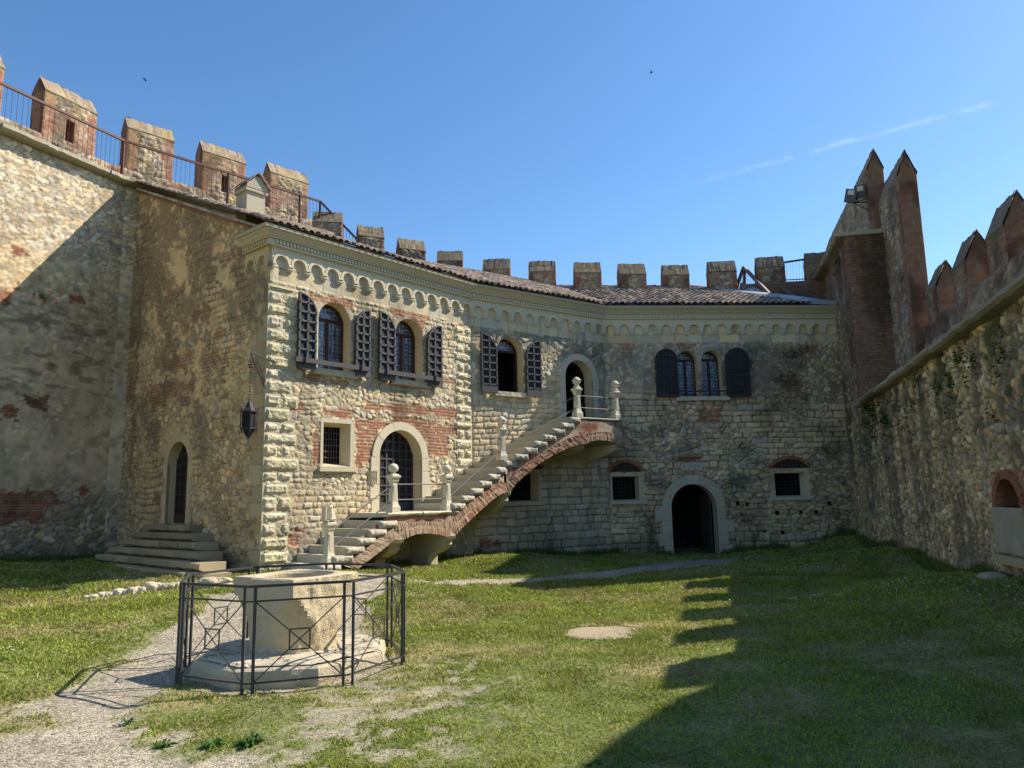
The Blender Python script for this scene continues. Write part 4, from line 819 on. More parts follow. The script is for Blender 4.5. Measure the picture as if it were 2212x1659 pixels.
def slab_row(W_, u0, u1, z0, z1, d0, d1, seed, col=(.36, .33, .26), step=1.0):
    """irregular stone slabs laid as a projecting coping"""
    a = Acc(); rr = random.Random(seed); u = u0
    f0 = z0 if callable(z0) else (lambda q: z0); f1 = z1 if callable(z1) else (lambda q: z1)
    while u < u1:
        e = min(u1, u+step*rr.uniform(.7, 1.4)); c = np.array(col)*rr.uniform(.75, 1.15); o = rr.uniform(-.04, .04); n = 7; us = np.linspace(u+.006, e-.006, n); rings = []
        for q in us:
            k = rr.uniform(-.018, .018); t = rr.uniform(-.012, .012)
            rings.append([W_.P(q, f0(q)-.0+t, d0), W_.P(q, f0(q)+.02+t, d1+o+k-.06), W_.P(q, f0(q)+.06+t, d1+o+k), W_.P(q, f1(q)-.02, d1+o+k), W_.P(q, f1(q), d1+o+k-.03), W_.P(q, f1(q), d0)])
        a.loft(rings, c); u = e
    return a
CW = thing('curtain_wall', (K1[0], K1[1], 0), 'tall pale rubble curtain wall on the left, patchy with old plaster, with a walkway and gabled brick merlons', 'castle wall')
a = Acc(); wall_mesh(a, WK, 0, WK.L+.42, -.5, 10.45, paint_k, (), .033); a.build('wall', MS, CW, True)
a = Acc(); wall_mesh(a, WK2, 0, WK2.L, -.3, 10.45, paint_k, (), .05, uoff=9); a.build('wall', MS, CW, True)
tK = math.tan(.5*(math.atan2(WK.w[1], WK.w[0])-math.atan2(WK2.w[1], WK2.w[0])))
a = slab_row(WK, 0, WK.L+.28*-tK*0, 10.44, 10.6, -.9, .3, 3); a.build('coping', MC, CW)
a = slab_row(WK2, .0, WK2.L+.15, 10.44, 10.6, -.9, .34, 4, (.33, .29, .22), 1.5); a.build('coping', MC, CW)
for W_, u0, u1 in ((WK, 0, WK.L+.35), (WK2, -.1, WK2.L+.3)):
    a = Acc(); Q = Wall(W_.P(u0, 0, -.9)[:2], W_.P(u1, 0, -.9)[:2]); wall_mesh(a, Q, 0, Q.L, 10.4, 11.36, paint_merlon(Q.L, 140, 10, 11.6, 1.05), (), .045)
    prism(a, Q, [(0, 10.4), (Q.L, 10.4), (Q.L, 11.36), (0, 11.36)], -.5, -.05, (.36, .31, .23)); a.build('parapet', MS, CW, True)
for W_, u0, u1, slit, s in ((WK, 4.3, 6.65, None, 400), (WK, 7.68, 9.15, ('rect', .62, .86, 11.45, 12.05), 410), (WK2, .25, 1.55, None, 420), (WK2, 2.42, 3.8, ('rect', .62, .84, 11.45, 12.0), 430), (WK2, 4.66, 6.05, None, 440)):
    merlon(CW, W_.P(u0, 0, -.885), W_.w, u1-u0, .52, 11.2 if slit else 11.3, 12.58, 13.0, s, slit, 1.1)
# walkway railing
RAILC = (.115, .05, .04)
def railing(parent_label, segs, posts, cat='railing', name='walkway_railing', step=.13, r=.03):
    """segs: (p_top0, p_top1, p_bot0, p_bot1)"""
    o = thing(name, segs[0][0]-np.array([0, 0, 1]), parent_label, cat)
    a = Acc(); b = Acc()
    for t0, t1, b0, b1 in segs:
        a.tube([t0, t1], r, RAILC, sq=True); L = np.linalg.norm(t1-t0); n = max(2, int(L/step)); up = np.array([0, 0, .10]); a.tube([b0+up, b1+up], r*.5, RAILC, sq=True)
        for k in range(1, n): t = k/n; b.tube([b0+(b1-b0)*t, t0+(t1-t0)*t], .006, (.06, .045, .045), 4)
    a.build('handrail', MI, o); b.build('balusters', MI, o)
    for t, q in posts:
        c = Acc(); c.tube([q, t], r*1.1, RAILC, sq=True); c.build('post', MI, o)
    return o
zr_, zb_ = 11.78, 10.6
pa = WK.P(.5, zr_, -.25); pb = WK.P(WK.L+.08, zr_+.08, -.25); pc = WK2.P(6.15, zr_+.02, -.25); pd = at_y(780, 526, 24.3); pe = at_y(717, 510, 23.6)
dn = np.array([0, 0, zr_-zb_])
railing('brown steel railing with thin bars along the high left walkway, its right end sloping down', [(pa, pb, pa-dn, pb-dn), (pb, pc, pb-dn, pc-dn), (pc, pd, pc-dn, pd-np.array([0, 0, .15]))],
        [(pb, pb-dn), (WK2.P(2.98, zr_+.05, -.25), WK2.P(2.98, zb_, -.25)), (WK2.P(5.4, zr_+.03, -.25), WK2.P(5.4, zb_, -.25)), (pc, pc-dn*1.2)])
# lower curtain behind the roof
LW = thing('curtain_wall', (2, 26, 0), 'low crenellated wall of evenly spaced dark gabled merlons rising behind the tiled roof', 'castle wall')
ML_ = [(675, 742, 460, 11.45), (771, 829, 491, 11.0), (858, 917, 520, 10.8), (943, 1001, 544, 10.5), (1042, 1103, 561, 10.1), (1141, 1200, 566, 9.95), (1238, 1297, 569, 9.9), (1333, 1393, 572, 9.9), (1427, 1486, 574, 9.9), (1525, 1588, 566, 9.9), (1629, 1692, 557, 9.95), (1735, 1800, 547, 10.0)]
cen = [atz((l+r)/2, y, z) for l, r, y, z in ML_]
for i, (l, r, y, z) in enumerate(ML_):
    c = cen[i]; p0 = cen[max(0, i-1)]; p1 = cen[min(len(cen)-1, i+1)]; t = (p1-p0)[:2]; t /= np.hypot(*t)
    if 4 <= i <= 9: t = (t+np.array([1., 0]))/2; t /= np.hypot(*t)
    pr = (t[0]-c[0]/c[1]*t[1]); wd = (r-l)/1600*c[1]/pr*.97
    merlon(LW, c[:2]-t*wd/2+np.array([t[1], -t[0]])*.22, t, wd, .44, z-1.75, z-.42, z, 500+i*7, None, .8, .04, lich=.5, eb=.16)
for i in range(len(cen)-1):
    p, q = cen[i][:2], cen[i+1][:2]; Wq = Wall(p, q); z = min(ML_[i][3], ML_[i+1][3])-(1.35 if i < 4 else 1.05); a = Acc(); wall_mesh(a, Wq, -.1, Wq.L+.1, 5.5, z, paint_merlon(3, 600+i, 5, z, .75), (), .06); prism(a, Wq, [(-.1, 5.5), (Wq.L+.1, 5.5), (Wq.L+.1, z), (-.1, z)], -.3, -.04, (.2, .17, .13)); a.build('wall', MS, LW, True)

# ------------------------------------------------------------------ right hand walls
zc_ = lambda u: 4.02+.024*(np.asarray(u)-2)
RW = thing('curtain_wall', (CR0[0], CR0[1], 0), 'rough yellowish rubble wall on the right with moss streaks, a projecting stone coping and pointed brick merlons', 'castle wall')
nl = WR.uv(2156, 1065)[0]; nr = WR.uv(2211, 1065)[0]; H_N = ('arch', nl, nr, 1.53, 1.93)
a = Acc(); wall_mesh(a, WR, 2.2, 14.5, -.4, lambda u: zc_(u)+.04, paint_r, [H_N], .028); a.build('wall', MS, RW, True)
a = Acc(); wall_mesh(a, WR, 14.5, 24, -.4, lambda u: zc_(u)+.04, paint_r, (), .08); prism(a, WR, [(2.7, 0), (24, 0), (24, 4.1), (2.7, 4.0)], -1.7, -.25, (.3, .27, .2)); a.build('wall', MS, RW, True)
slab_row(WR, 2.62, 24, lambda u: float(zc_(u)), lambda u: float(zc_(u))+.15, -1.25, .27, 8, (.33, .30, .24), 1.1).build('coping', MC, RW)
a = Acc(); reveal(a, WR, H_N, .3, (.17, .075, .05), -.02); prism(a, WR, [(nl-.02, 1.5), (nr+.02, 1.5), (nr+.02, 2.0), (nl-.02, 2.0)], -.34, -.3, (.16, .08, .06))
uc = (nl+nr)/2; r = (nr-nl)/2
for k in range(15):
    t0 = math.pi*k/15+.01; t1 = math.pi*(k+1)/15-.01; zc = 1.93-r; ins = [(uc+r*math.cos(t), zc+r*math.sin(t)) for t in (t0, t1)]; ou = [(uc+(r+.13)*math.cos(t), zc+(r+.13)*math.sin(t)) for t in (t0, t1)]; prism(a, WR, [ins[0], ou[0], ou[1], ins[1]], -.05, .06, np.array(BR_A)*random.uniform(.5, .85))
a.build('brick_niche', MS, RW)
pu0 = WR.uv(2160, 1140)[0]; a = Acc(); f3 = lambda u, z: (.008*fbm(u*10, z*10, 450), arr((.36, .325, .26), len(u))*(.8+.4*fbm(u*5, z*5, 451))[:, None]); wall_mesh(a, WR, pu0, pu0+1.2, .85, 1.51, f3, (), .04, .09); prism(a, WR, [(pu0, .85), (pu0+1.2, .85), (pu0+1.2, 1.51), (pu0, 1.51)], -.05, .085, (.34, .31, .25))
prism(a, WR, [(pu0+.02, .70), (pu0+1.4, .70), (pu0+1.4, .82), (pu0+.02, .82)], -.05, .16, (.40, .34, .22)); a.build('plaster_panel', MC, RW)
Wo = Wall(WR.P(3.0, 0, -1.2)[:2], WR.P(24, 0, -1.2)[:2])
a = Acc(); wall_mesh(a, Wo, 0, Wo.L, 3.9, 5.82, paint_tall, (), .06); prism(a, Wo, [(0, 3.9), (Wo.L, 3.9), (Wo.L, 5.82), (0, 5.82)], -.45, -.07, (.26, .2, .15)); a.build('parapet', MS, RW, True)
WRr = WR.w
for i, (ua, ub) in enumerate(((5.05, 5.9), (7.1, 7.98), (9.15, 10.05), (10.95, 11.6), (12.5, 13.35))): merlon(RW, WR.P(ua, 0, -1.19), WRr, ub-ua, .52, 5.7, 6.5, 7.1, 700+i*9, None, .9, .035, lich=.3)
# unseen higher wall, added and shaped to cast the foreground shadow
TW = thing('shadow_caster_wall', tuple(WR.P(16, 0, -1.2)), 'unseen sloping wall added beside the camera, shaped to cast the foreground shadow', 'castle wall')
a = Acc(); prof = [(13.55, 3.5), (24, 3.5), (24, 8.6), (17, 7.85), (15.8, 7.4), (14.6, 7.0), (13.9, 6.6), (13.55, 6.1)]; prism(a, WR, prof, -1.75, -1.15, (.35, .3, .22), True); a.build('wall', MS, TW)
# tall wall in the far right corner
TL = thing('tower_wall', tuple(WR.P(2.7, 0, 0)), 'very tall narrow rubble wall with a brick quoined end and two pointed parapets in the far right corner', 'castle wall')
ZT = 8.95
a = Acc()
def paint_tr(u, z): return blend(paint_r(u, z), paint_tall(u, z), ss(3.6, 4.6, z+.5*(fbm(u, z, 171)-.5)))
wall_mesh(a, WR, -3.2, 2.7, -.4, ZT, paint_tr, (), .03, .0); We = Wall(WR.P(2.7, 0, .06)[:2], WR.P(2.7, 0, -1.2)[:2]); a.build('wall', MS, TL, True)
a = Acc(); wall_mesh(a, We, 0, We.L, 3.9, ZT, paint_brick_dark, (), .022)
fq = lambda u, z: p_brick(u, z, 181, .02, (.30, .115, .07), (.2, .08, .055), (.3, .24, .18)); wq = Wall(WR.P(2.30, 0, .012)[:2], WR.P(2.7, 0, .012)[:2])
z = 4.3
while z < ZT-.1:
    w_ = random.uniform(.12, .42); wall_mesh(a, WR, 2.7-w_, 2.7, z, z+.15, fq, (), .025, .05, .0); z += .15
a.build('brick_quoins', MS, TL, True)
slab_row(WR, -3.2, 2.80, ZT, ZT+.12, -.9, .36, 12, (.35, .31, .24), .9).build('coping', MC, TL)
merlon(TL, WR.P(-6.0, 0, -.74), WRr, 8.4, .42, ZT-.2, 11.0, 11.62, 800, None, .85, .04, lich=.25)
merlon(TL, WR.P(2.3, 0, -.95), WRr, 2.3, .44, 3.9, 9.85, 10.5, 820, None, .9, .03, lich=.25)
# floodlights on a scaffold bracket
def flood(x, y, lab, tilt):
    p = at_y(x, y, WR.P(2.2, 0, -.3)[1]); o = thing('floodlight', p, lab, 'floodlight', 'floodlights on the tall wall')
    a = Acc(); X = np.array([math.cos(tilt), -.35, math.sin(tilt)]); X /= np.linalg.norm(X); Z = np.array([-math.sin(tilt)*.8, -.15, 1.]); Z /= np.linalg.norm(Z); Y = np.cross(Z, X)
    a.box(p, X*.15, Y*.05, Z*.19, (.10, .095, .09)); a.box(p+Y*.07, X*.12, Y*.03, Z*.12, (.08, .08, .08)); a.build('housing', MI, o)
    b = Acc(); s = -1 if np.dot(Y, np.array([0, -1, 0])) < 0 else 1; b.box(p+Y*.052*s+Z*.08, X*.085, Y*.005, Z*.07, (.62, .60, .48)); b.build('lamp_glass', MC, o); return p
f1 = flood(1837, 423, 'grey floodlight tilted outward, the lower left one of two on the tall right wall', -.25); f2 = flood(1858, 414, 'grey floodlight facing straight out, the upper right one of two on the tall right wall', .12)
bp = at_y(1842, 438, f1[1]); o = thing('floodlight_bracket', bp, 'dark scaffold of iron rods carrying two floodlights on the tall wall', 'bracket'); a = Acc()
for x, y in ((1879, 427), (1875, 436), (1879, 455)):
    u, z = WR.uv(x, y, -.72); a.tube([bp, WR.P(u, z, -.72)], .018, IRON)
a.tube([f1, bp, f2], .016, IRON); a.tube([bp-np.array([.12, 0, .0]), bp+np.array([.15, 0, .1])], .018, IRON); a.build('rods', MI, o)
# stair railings and lead flashing at the right end of the roof
Yb = 25.0
def P3(x, y, Y=Yb): return at_y(x, y, Y)
o = thing('stair_railing', P3(1606, 640), 'brown steel stair railing rising to a point above the right end of the roof', 'railing')
a = Acc(); a.tube([P3(1587, 632, 25.3), P3(1606, 577, 25.3)], .05, RAILC, sq=True); a.tube([P3(1606, 577, 25.3), P3(1665, 638, 24.2)], .05, (.16, .11, .10), sq=True); a.build('handrail', MI, o)
a = Acc(); a.tube([P3(1608, 580, 25.3), P3(1608, 630, 25.3)], .04, RAILC, sq=True); a.build('post', MI, o); b = Acc()
for k in range(1, 9):
    t = k/9; b.tube([P3(1606-17*t, 579+50*t, 25.3), P3(1606-17*t, 632, 25.3)], .006, (.06, .045, .045), 4); b.tube([P3(1609+28*t, 581+28*t, 25.3-.5*t), P3(1609+28*t, 626+5*t, 25.3-.5*t)], .006, (.06, .045, .045), 4)
b.build('balusters', MI, o)
o = thing('stair_railing', P3(1700, 655), 'lone brown sloping handrail running down to the grey lead flashing of the roof', 'railing'); a = Acc(); a.tube([P3(1657, 597, 25.5), P3(1733, 655, 23.4)], .045, (.16, .11, .10), sq=True); a.build('handrail', MI, o)
t0, t1 = P3(1654, 573, 25.6), P3(1785, 553, 25.6); b0, b1 = P3(1655, 613, 25.6), P3(1785, 606, 25.6)
railing('brown steel railing filling the gap between the last two merlons at far right', [(t0, t1, b0, b1)], [(t0, b0)], step=.11)
a = Acc(); Q = Wall(P3(1600, 600, 24.9)[:2], P3(1830, 600, 24.4)[:2]); wall_mesh(a, Q, 0, Q.L, 7.0, 8.95, lambda u, z: tuple(p_brick(u, z, 191, .02, (.22, .10, .07), (.14, .07, .055), (.2, .16, .13))), (), .04); prism(a, Q, [(0, 7), (Q.L, 7), (Q.L, 8.95), (0, 8.95)], -.3, -.03, (.15, .12, .1))
tag(a.build('parapet_wall', MS, None, True), 'low dark brick wall behind the lead flashing, joining the roof to the tall right wall', 'wall')
fl = Acc(); e = [(3.9, 3.8), (6.5, .1), (7.35, .0), (4.35, 3.95)]
for i, dz in ((0, 0),):
    top = [WBC.P(u, 7.62+SL*v+.05, .36-v) for u, v in e]; fl.add(top+[p-np.array([0, 0, .15]) for p in top], [(0, 1, 2, 3), (4, 5, 1, 0), (5, 6, 2, 1), (6, 7, 3, 2), (7, 4, 0, 3)], (.36, .40, .46))
c = at_y(1622, 632, 25.1); fl.lathe(c-np.array([0, 0, .1]), [(0, .48), (.12, .40), (.25, .22), (.31, .12)], (.42, .42, .42), 12); fl.build('lead_flashing', ML, rf)
fb_ = Acc(); c = at_y(1605, 617, 25.1); fb_.lathe(c, [(-.18, .05), (-.1, .05), (-.08, .10), (0, .12), (.08, .09), (.12, .02)], (.20, .10, .07), 10); fb_.build('roof_finial', MC, rf)  # brown ball above the flashing, modelled as a roof finial

# ------------------------------------------------------------------ outer staircase
STC = (.50, .46, .37); DF = 1.3
uAe = WAJ.L-DF*tJ; uJs = DF*tJ; uN4 = 2.62
def spath(s, back=False):
    """s along the front edge of the upper flight -> (wall, u)"""
    r1 = uAe-4.02
    if s < r1: return (WAJ, 4.02+s*((WAJ.L-4.02)/r1 if back else 1))
    t = s-r1; r2 = uN4-uJs; return (WJB, t*(uN4/r2) if back else uJs+t)
RUN = (uAe-4.02)+(uN4-uJs); NS = 14; ZL1 = 1.53; ZL2 = 3.93
SCE = WAJ.P(3.2, 0, 1.0); SC_ = thing('outer_staircase', SCE, 'stone outside staircase on brick arches climbing to the right along the palace wall', 'staircase')
def step(zt, fr0, fr1, bk0, bk1, h, mat_=MC):
    a = Acc(); c = np.array(STC)*random.uniform(.8, 1.1); q = [p[0].P(p[1], 0, d)[:2] for p, d in ((fr0, DF), (fr1, DF), (bk1, .0), (bk0, .0))]
    a.loft([[(x, y, zt-h) for x, y in q], [(x, y, zt-.02) for x, y in q], [(x, y, zt) for x, y in q]], c)
    W_, u0 = fr0; u1 = fr1[1] if fr1[0] is W_ else u0+.3; lo, hi = min(u0, u1)-.03, max(u0, u1)+.03; s = int(zt*1000)
    f = lambda u, z: (.03+.055*ss(0, .06, np.minimum(np.minimum(u-lo, hi-u), np.minimum(z-zt+h, zt-z)))*(.3+fbm(u*11, z*11, s, 3)), arr((.47, .44, .37), len(u))*(.65+.6*fbm(u*10, z*10, s+1, 3))[:, None])
    prism(a, W_, [(lo, zt-h), (hi, zt-h), (hi, zt-.004), (lo, zt-.004)], DF-.12, DF+.03, c*.9); wall_mesh(a, W_, lo, hi, zt-h, zt-.004, f, (), .02, DF, .02)
    return a.build('step', mat_, SC_)
for k in range(1, 8):
    zt = ZL1-k*.158; u1 = 2.22-(k-1)*.285; step(zt, (WAJ, u1-.30), (WAJ, u1+.12), (WAJ, u1-.30), (WAJ, u1+.12), .158 if k > 1 else .158)
rs = RUN/NS; rh = (ZL2-ZL1)/NS
for k in range(NS-0):
    s0 = k*rs; s1 = min(RUN, s0+rs*1.25); a0, a1 = spath(s0), spath(s1)
    if a0[0] is not a1[0]: a1 = (WAJ, uAe) if False else a1
    step(ZL1+(k+1)*rh-(.01 if k == NS-1 else 0), a0, a1, spath(s0, True), spath(s1, True), rh)
a = Acc(); slab_row(WAJ, 2.10, 4.25, ZL1-.09, ZL1, 0, DF+.07, 21, (.50, .47, .39), 1.1)
a = slab_row(WAJ, 2.10, 4.25, ZL1-.10, ZL1, 0, DF+.05, 21, (.50, .47, .39), 1.2); a.build('landing', MC, SC_)
a = slab_row(WJB, uN4-.05, 4.22, ZL2-.10, ZL2, 0, DF+.05, 22, (.48, .45, .38), 1.2); a.build('landing', MC, SC_)
# carrying masonry: outline measured on the front plane
def fpts(W_, pts, d=DF-.03): return [W_.uv(x, y, d) for x, y in pts]
def zx2(p): return (518.4+.3125*p[0], 777.6+.3125*p[1])
def zx4(p): return (950.4+.2344*p[0], 734.4+.2344*p[1])
LO = [zx2(p) for p in ((800, 1450), (860, 1400), (960, 1325), (1050, 1255), (1062, 1243), (1128, 1240), (1160, 1222), (1215, 1203), (1290, 1198), (1360, 1205), (1425, 1222), (1483, 1215), (1520, 1170), (1575, 1115), (1640, 1055), (1700, 1000), (1750, 958), (1800, 925), (1862, 905))]
LO += [zx4(p) for p in ((655, 1385), (690, 1330), (760, 1265), (850, 1185), (950, 1115), (1050, 1055), (1160, 1003), (1270, 965), (1355, 955), (1385, 935), (1450, 924), (1530, 928), (1590, 945), (1640, 975), (1688, 975))]
UPc = [zx2(p) for p in ((715, 1425), (780, 1370), (870, 1300), (960, 1222), (1050, 1165), (1100, 1135), (1150, 1128), (1215, 1120), (1290, 1116), (1360, 1118), (1425, 1125), (1462, 1105), (1490, 1075), (1530, 1035), (1585, 985), (1640, 945), (1700, 915), (1760, 870), (1800, 835))]
UPc += [zx4(p) for p in ((600, 1325), (640, 1290), (700, 1215), (790, 1150), (890, 1075), (990, 1010), (1090, 945), (1200, 895), (1300, 868), (1385, 858), (1450, 846), (1530, 846), (1600, 868), (1660, 905), (1690, 905))]
Jx = WAJ.P(uAe, 0, DF); jx = 1106+FPX*np.dot(Jx+np.array([0, 0, 2.2])-CAM, CR)/np.dot(Jx+np.array([0, 0, 2.2])-CAM, CF)
def onfront(p, d):
    W_ = WAJ if p[0] < jx else WJB; u, z = W_.uv(p[0], p[1], d); return W_, u, z
def resample(P, n):
    P = np.array(P, float); L = np.concatenate([[0], np.cumsum(np.hypot(*np.diff(P, axis=0).T))]); t = np.linspace(0, L[-1], n); return np.stack([np.interp(t, L, P[:, 0]), np.interp(t, L, P[:, 1])], 1)
NB = 420; lo_ = np.array([np.interp(np.linspace(0, len(LO)-1, NB), range(len(LO)), [p[i] for p in LO]) for i in (0, 1)]).T; up_ = np.array([np.interp(np.linspace(0, len(UPc)-1, NB), range(len(UPc)), [p[i] for p in UPc]) for i in (0, 1)]).T
M_ = 9; V = []; C_ = []; UVv = []; prev = None; arc = 0; lo3 = []; up3 = []
for i in range(NB):
    W_, u, z = onfront(lo_[i], DF); pl = W_.P(u, z, DF); W2, u2, z2 = onfront(up_[i], DF); pu = W2.P(u2, z2, DF)
    if prev is not None: arc += np.linalg.norm(pl+pu-prev)/2
    prev = pl+pu; lo3.append((W_, u, z)); up3.append((W2, u2, z2)); L = np.linalg.norm(pu-pl)
    for j in range(M_): V.append((pl+(pu-pl)*j/(M_-1), W_.n, arc, L*j/(M_-1)))
arcs = np.array([v[2] for v in V]); crs = np.array([v[3] for v in V]); h, c = p_crs(arcs, crs, 210, .26, .078, (.40, .20, .13), (.27, .13, .09), (.46, .37, .28), .022, .010, .0)
grey_mix = ss(.4, .62, fbm(arcs*.8, crs*2, 211)); c = mixc(c, arr((.40, .33, .25), len(c)), np.clip(grey_mix*.45+.45*ss(3.6, 2.2, arcs), 0, .75))  # grey-brown masonry tone mixed into the brick, strongest at the left
VV = np.array([v[0]+np.append(v[1], 0)*(.02+hh) for v, hh in zip(V, h)]); idx = np.arange(NB*M_).reshape(NB, M_)
a = Acc(); a.add(VV, np.stack([idx[:-1, :-1], idx[1:, :-1], idx[1:, 1:], idx[:-1, 1:]], -1).reshape(-1, 4), c)
e0 = [w.P(u, z, DF-.05) for w, u, z in lo3]; e1 = [w.P(u, z, DF-.05) for w, u, z in up3]; vb = [VV[i*M_] for i in range(NB)]; vt = [VV[i*M_+M_-1] for i in range(NB)]
a.add(vb+e0, [(i, i+1, NB+i+1, NB+i) for i in range(NB-1)], (.28, .15, .10)); a.add(vt+e1, [(i, i+1, NB+i+1, NB+i) for i in range(NB-1)], (.33, .2, .14)); a.build('brick_arch', MS, SC_, True)
def stepline(W_, u):
    """height of the solid just under the treads"""
    if W_ is WAJ: return ZL1-.08 if 2.1 <= u <= 4.05 else (ZL1-.10-(2.1-u)*.555 if u < 2.1 else ZL1-.02+(u-4.05)*.555)
    return min(ZL2-.09, ZL1-.02+((uAe-4.02)+(u-uJs))*.555)
a = Acc(); soff = Acc(); cc = (.40, .33, .25)
fr = lambda u, z: tuple(blend(p_brick(u, z, 220, .014, (.30, .13, .09), (.20, .09, .07), (.38, .31, .24)), (.01*fbm(u*6, z*6, 221), arr((.44, .38, .29), len(u))), ss(.5, .6, fbm(u*1.4, z*2, 222))))
for i in range(0, NB-1, 3):
    k = min(i+3, NB-1); W_, u0, z0 = lo3[i]; W2, u1, z1 = lo3[k]
    if W_ is W2 and u1 > u0:
        t0, t1 = max(stepline(W_, u0), z0+.02), max(stepline(W_, u1), z1+.02); A_ = [W_.P(u0, z0+.01, DF-.02), W_.P(u1, z1+.01, DF-.02), W_.P(u1, t1, DF-.02), W_.P(u0, t0, DF-.02)]
        nn = 8; us = np.repeat(np.array([u0, u1]), nn); tt = np.tile(np.linspace(0, 1, nn), 2); zz = np.where(us == u0, z0+(t0-z0)*tt, z1+(t1-z1)*tt); hh, c = fr(us, zz); a.add(W_.PA(us, zz, DF-.02+hh*.4), np.array([(j, nn+j, nn+j+1, j+1) for j in range(nn-1)]), c)
    if W_ is W2: soff.add([W_.P(u0, z0, DF), W2.P(u1, z1, DF), W2.P(u1, z1, 0), W_.P(u0, z0, 0)], [(0, 1, 2, 3)], cc)
a.build('side_wall', MS, SC_, True); soff.build('vault_soffit', MC, SC_)
# end wall below the landing at the top right
a = Acc(); wl = lo3[-1]; a.add([WJB.P(wl[1], wl[2], DF), WJB.P(wl[1], ZL2-.1, DF), WJB.P(wl[1], ZL2-.1, 0), WJB.P(wl[1], wl[2], 0)], [(0, 1, 2, 3)], (.26, .12, .09)); a.build('end_wall', MS, SC_)
def corbel(W_, x0, x1, ytop, drop, foot=False, deep=DF+.03):
    u0 = W_.uv(x0, ytop, DF)[0]; u1 = W_.uv(x1, ytop, DF)[0]; zt = W_.uv((x0+x1)/2, ytop, DF)[1]+.06; a = Acc(); D = drop
    prof = [(0, zt), (deep, zt), (deep+.01, zt-.10*D), (deep-.02, zt-.22*D), (deep-.14, zt-.34*D), (deep-.12, zt-.46*D), (deep-.22, zt-.62*D), (deep-.42, zt-.78*D), (deep-.62, zt-.9*D), (deep-.85, zt-1.0*D), (0, zt-1.05*D)]
    if foot: prof = prof[:9]+[(deep-.60, -.2), (0, -.2)]
    r = [];
    for u in (u0, u0+.03, u1-.03, u1): k = .98 if u in (u0, u1) else 1; r.append([W_.P(u, z, d*k) for d, z in prof])
    a.loft(r, np.array((.52, .46, .34))*random.uniform(.85, 1.05)); a.build('corbel', MC, SC_)
corbel(WAJ, 849, 872, 1166, .55, True); corbel(WAJ, 964, 984, 1158, .55, True); corbel(WJB, 1087, 1103, 1062, .62); corbel(WJB, 1247, 1268, 956, .42); corbel(WJB, 1331, 1347, 960, .42)
# newel posts
def newel(x, W_, u, zb, d, kind, label_idx=0):
    o = part('newel_post', SC_); a = Acc(); X = np.append(W_.w, 0); Y = np.append(W_.n, 0); c = np.array((.60, .56, .46)); base = W_.P(u, zb, d); hh = .82
    prof = [(0, .125), (.12, .125), (.135, .105), (.17, .095), (.22, .082), (.60, .068), (.63, .072), (.66, .09), (.70, .098), (.72, .105), (.745, .13), (.785, .135), (.79, .11), (.81, .09), (.825, .055)]
    r = [[base+X*s*e1+Y*s*e2+np.array([0, 0, z]) for e1, e2 in ((-.88, -.88), (.88, -.88), (.88, .88), (-.88, .88))] for z, s in prof]; a.loft(r, c)
    for q, s in ((Y, 1), (X, -1), (X, 1)):
        t = X if q is Y else Y; a.box(base+q*s*.068+np.array([0, 0, .42]), t*.04, q*.006, (0, 0, .16), c*.93)
    ob = a.build('newel_post', MC, SC_); bpy.data.objects.remove(o)
    f = Acc(); t = base+np.array([0, 0, .82])
    if kind == 'ball': f.lathe(t, [(0, .05), (.03, .045), (.045, .07), (.08, .10), (.125, .112), (.17, .10), (.205, .07), (.225, .02)], c*1.02, 16); nm = 'ball_finial'
    elif kind == 'head':
        f.lathe(t, [(0, .09), (.02, .10), (.05, .06), (.08, .055), (.10, .085), (.15, .105), (.20, .108), (.25, .09), (.28, .05), (.295, .015)], c*1.02, 14, 1, .92)
        f.loft([[t+np.array([-.11*math.cos(q)*s, -.105*math.sin(q)*s, z]) for q in np.linspace(0, 2*math.pi, 13)[:-1]] for z, s in ((.17, 1.0), (.185, 1.16), (.205, 1.16), (.215, 1.0))], c*.9, caps=False)
        f.loft([[t+np.array([-.03*s+.0, -.10-.03*s, z]), t+np.array([.03*s, -.10-.03*s, z]), t+np.array([.02*s, -.06, z]), t+np.array([-.02*s, -.06, z])] for z, s in ((.10, .6), (.13, 1), (.165, .5))], c); nm = 'head_finial'
    else:
        # small seated lion holding a shield
        f.box(t+np.array([0, 0, .015]), X*.10, Y*.09, (0, 0, .015), c); g = t+X*.02
        f.lathe(g, [(.03, .085), (.08, .10), (.15, .085), (.21, .065), (.25, .05)], c, 12, 1, .9); f.lathe(g-X*.03+np.array([0, 0, .24]), [(-.03, .03), (0, .065), (.05, .078), (.09, .06), (.115, .02)], c*1.03, 10)
        f.tube([g-X*.02-Y*.02+np.array([0, 0, .20]), g-X*.11+np.array([0, 0, .12]), g-X*.12+np.array([0, 0, .04])], [.03, .026, .028], c); f.tube([g+X*.07+np.array([0, 0, .05]), g+X*.03+Y*.09+np.array([0, 0, .05]), g-X*.05+Y*.09+np.array([0, 0, .04])], [.04, .035, .03], c)
        f.box(g-X*.145+np.array([0, 0, .16]), X*.012, Y*.07, (0, 0, .13), c*.95); f.box(g-X*.06+np.array([0, 0, .29]), X*.03, Y*.03, (0, 0, .025), c)
        for s_ in (-1, 1): f.box(g-X*.02+Y*s_*.05+np.array([0, 0, .345]), X*.012, Y*.015, (0, 0, .02), c)
        nm = 'lion_statue'
    f.build(nm, MC, ob, kind != 'lion'); return base
DN = DF-.10
N0 = newel(0, WAJ, .74, ZL1-6*.158+.0, DN, 'lion'); N1 = newel(0, WAJ, 2.36, ZL1, DN, 'ball'); N2 = newel(0, WAJ, 3.95, ZL1, DN, 'ball')
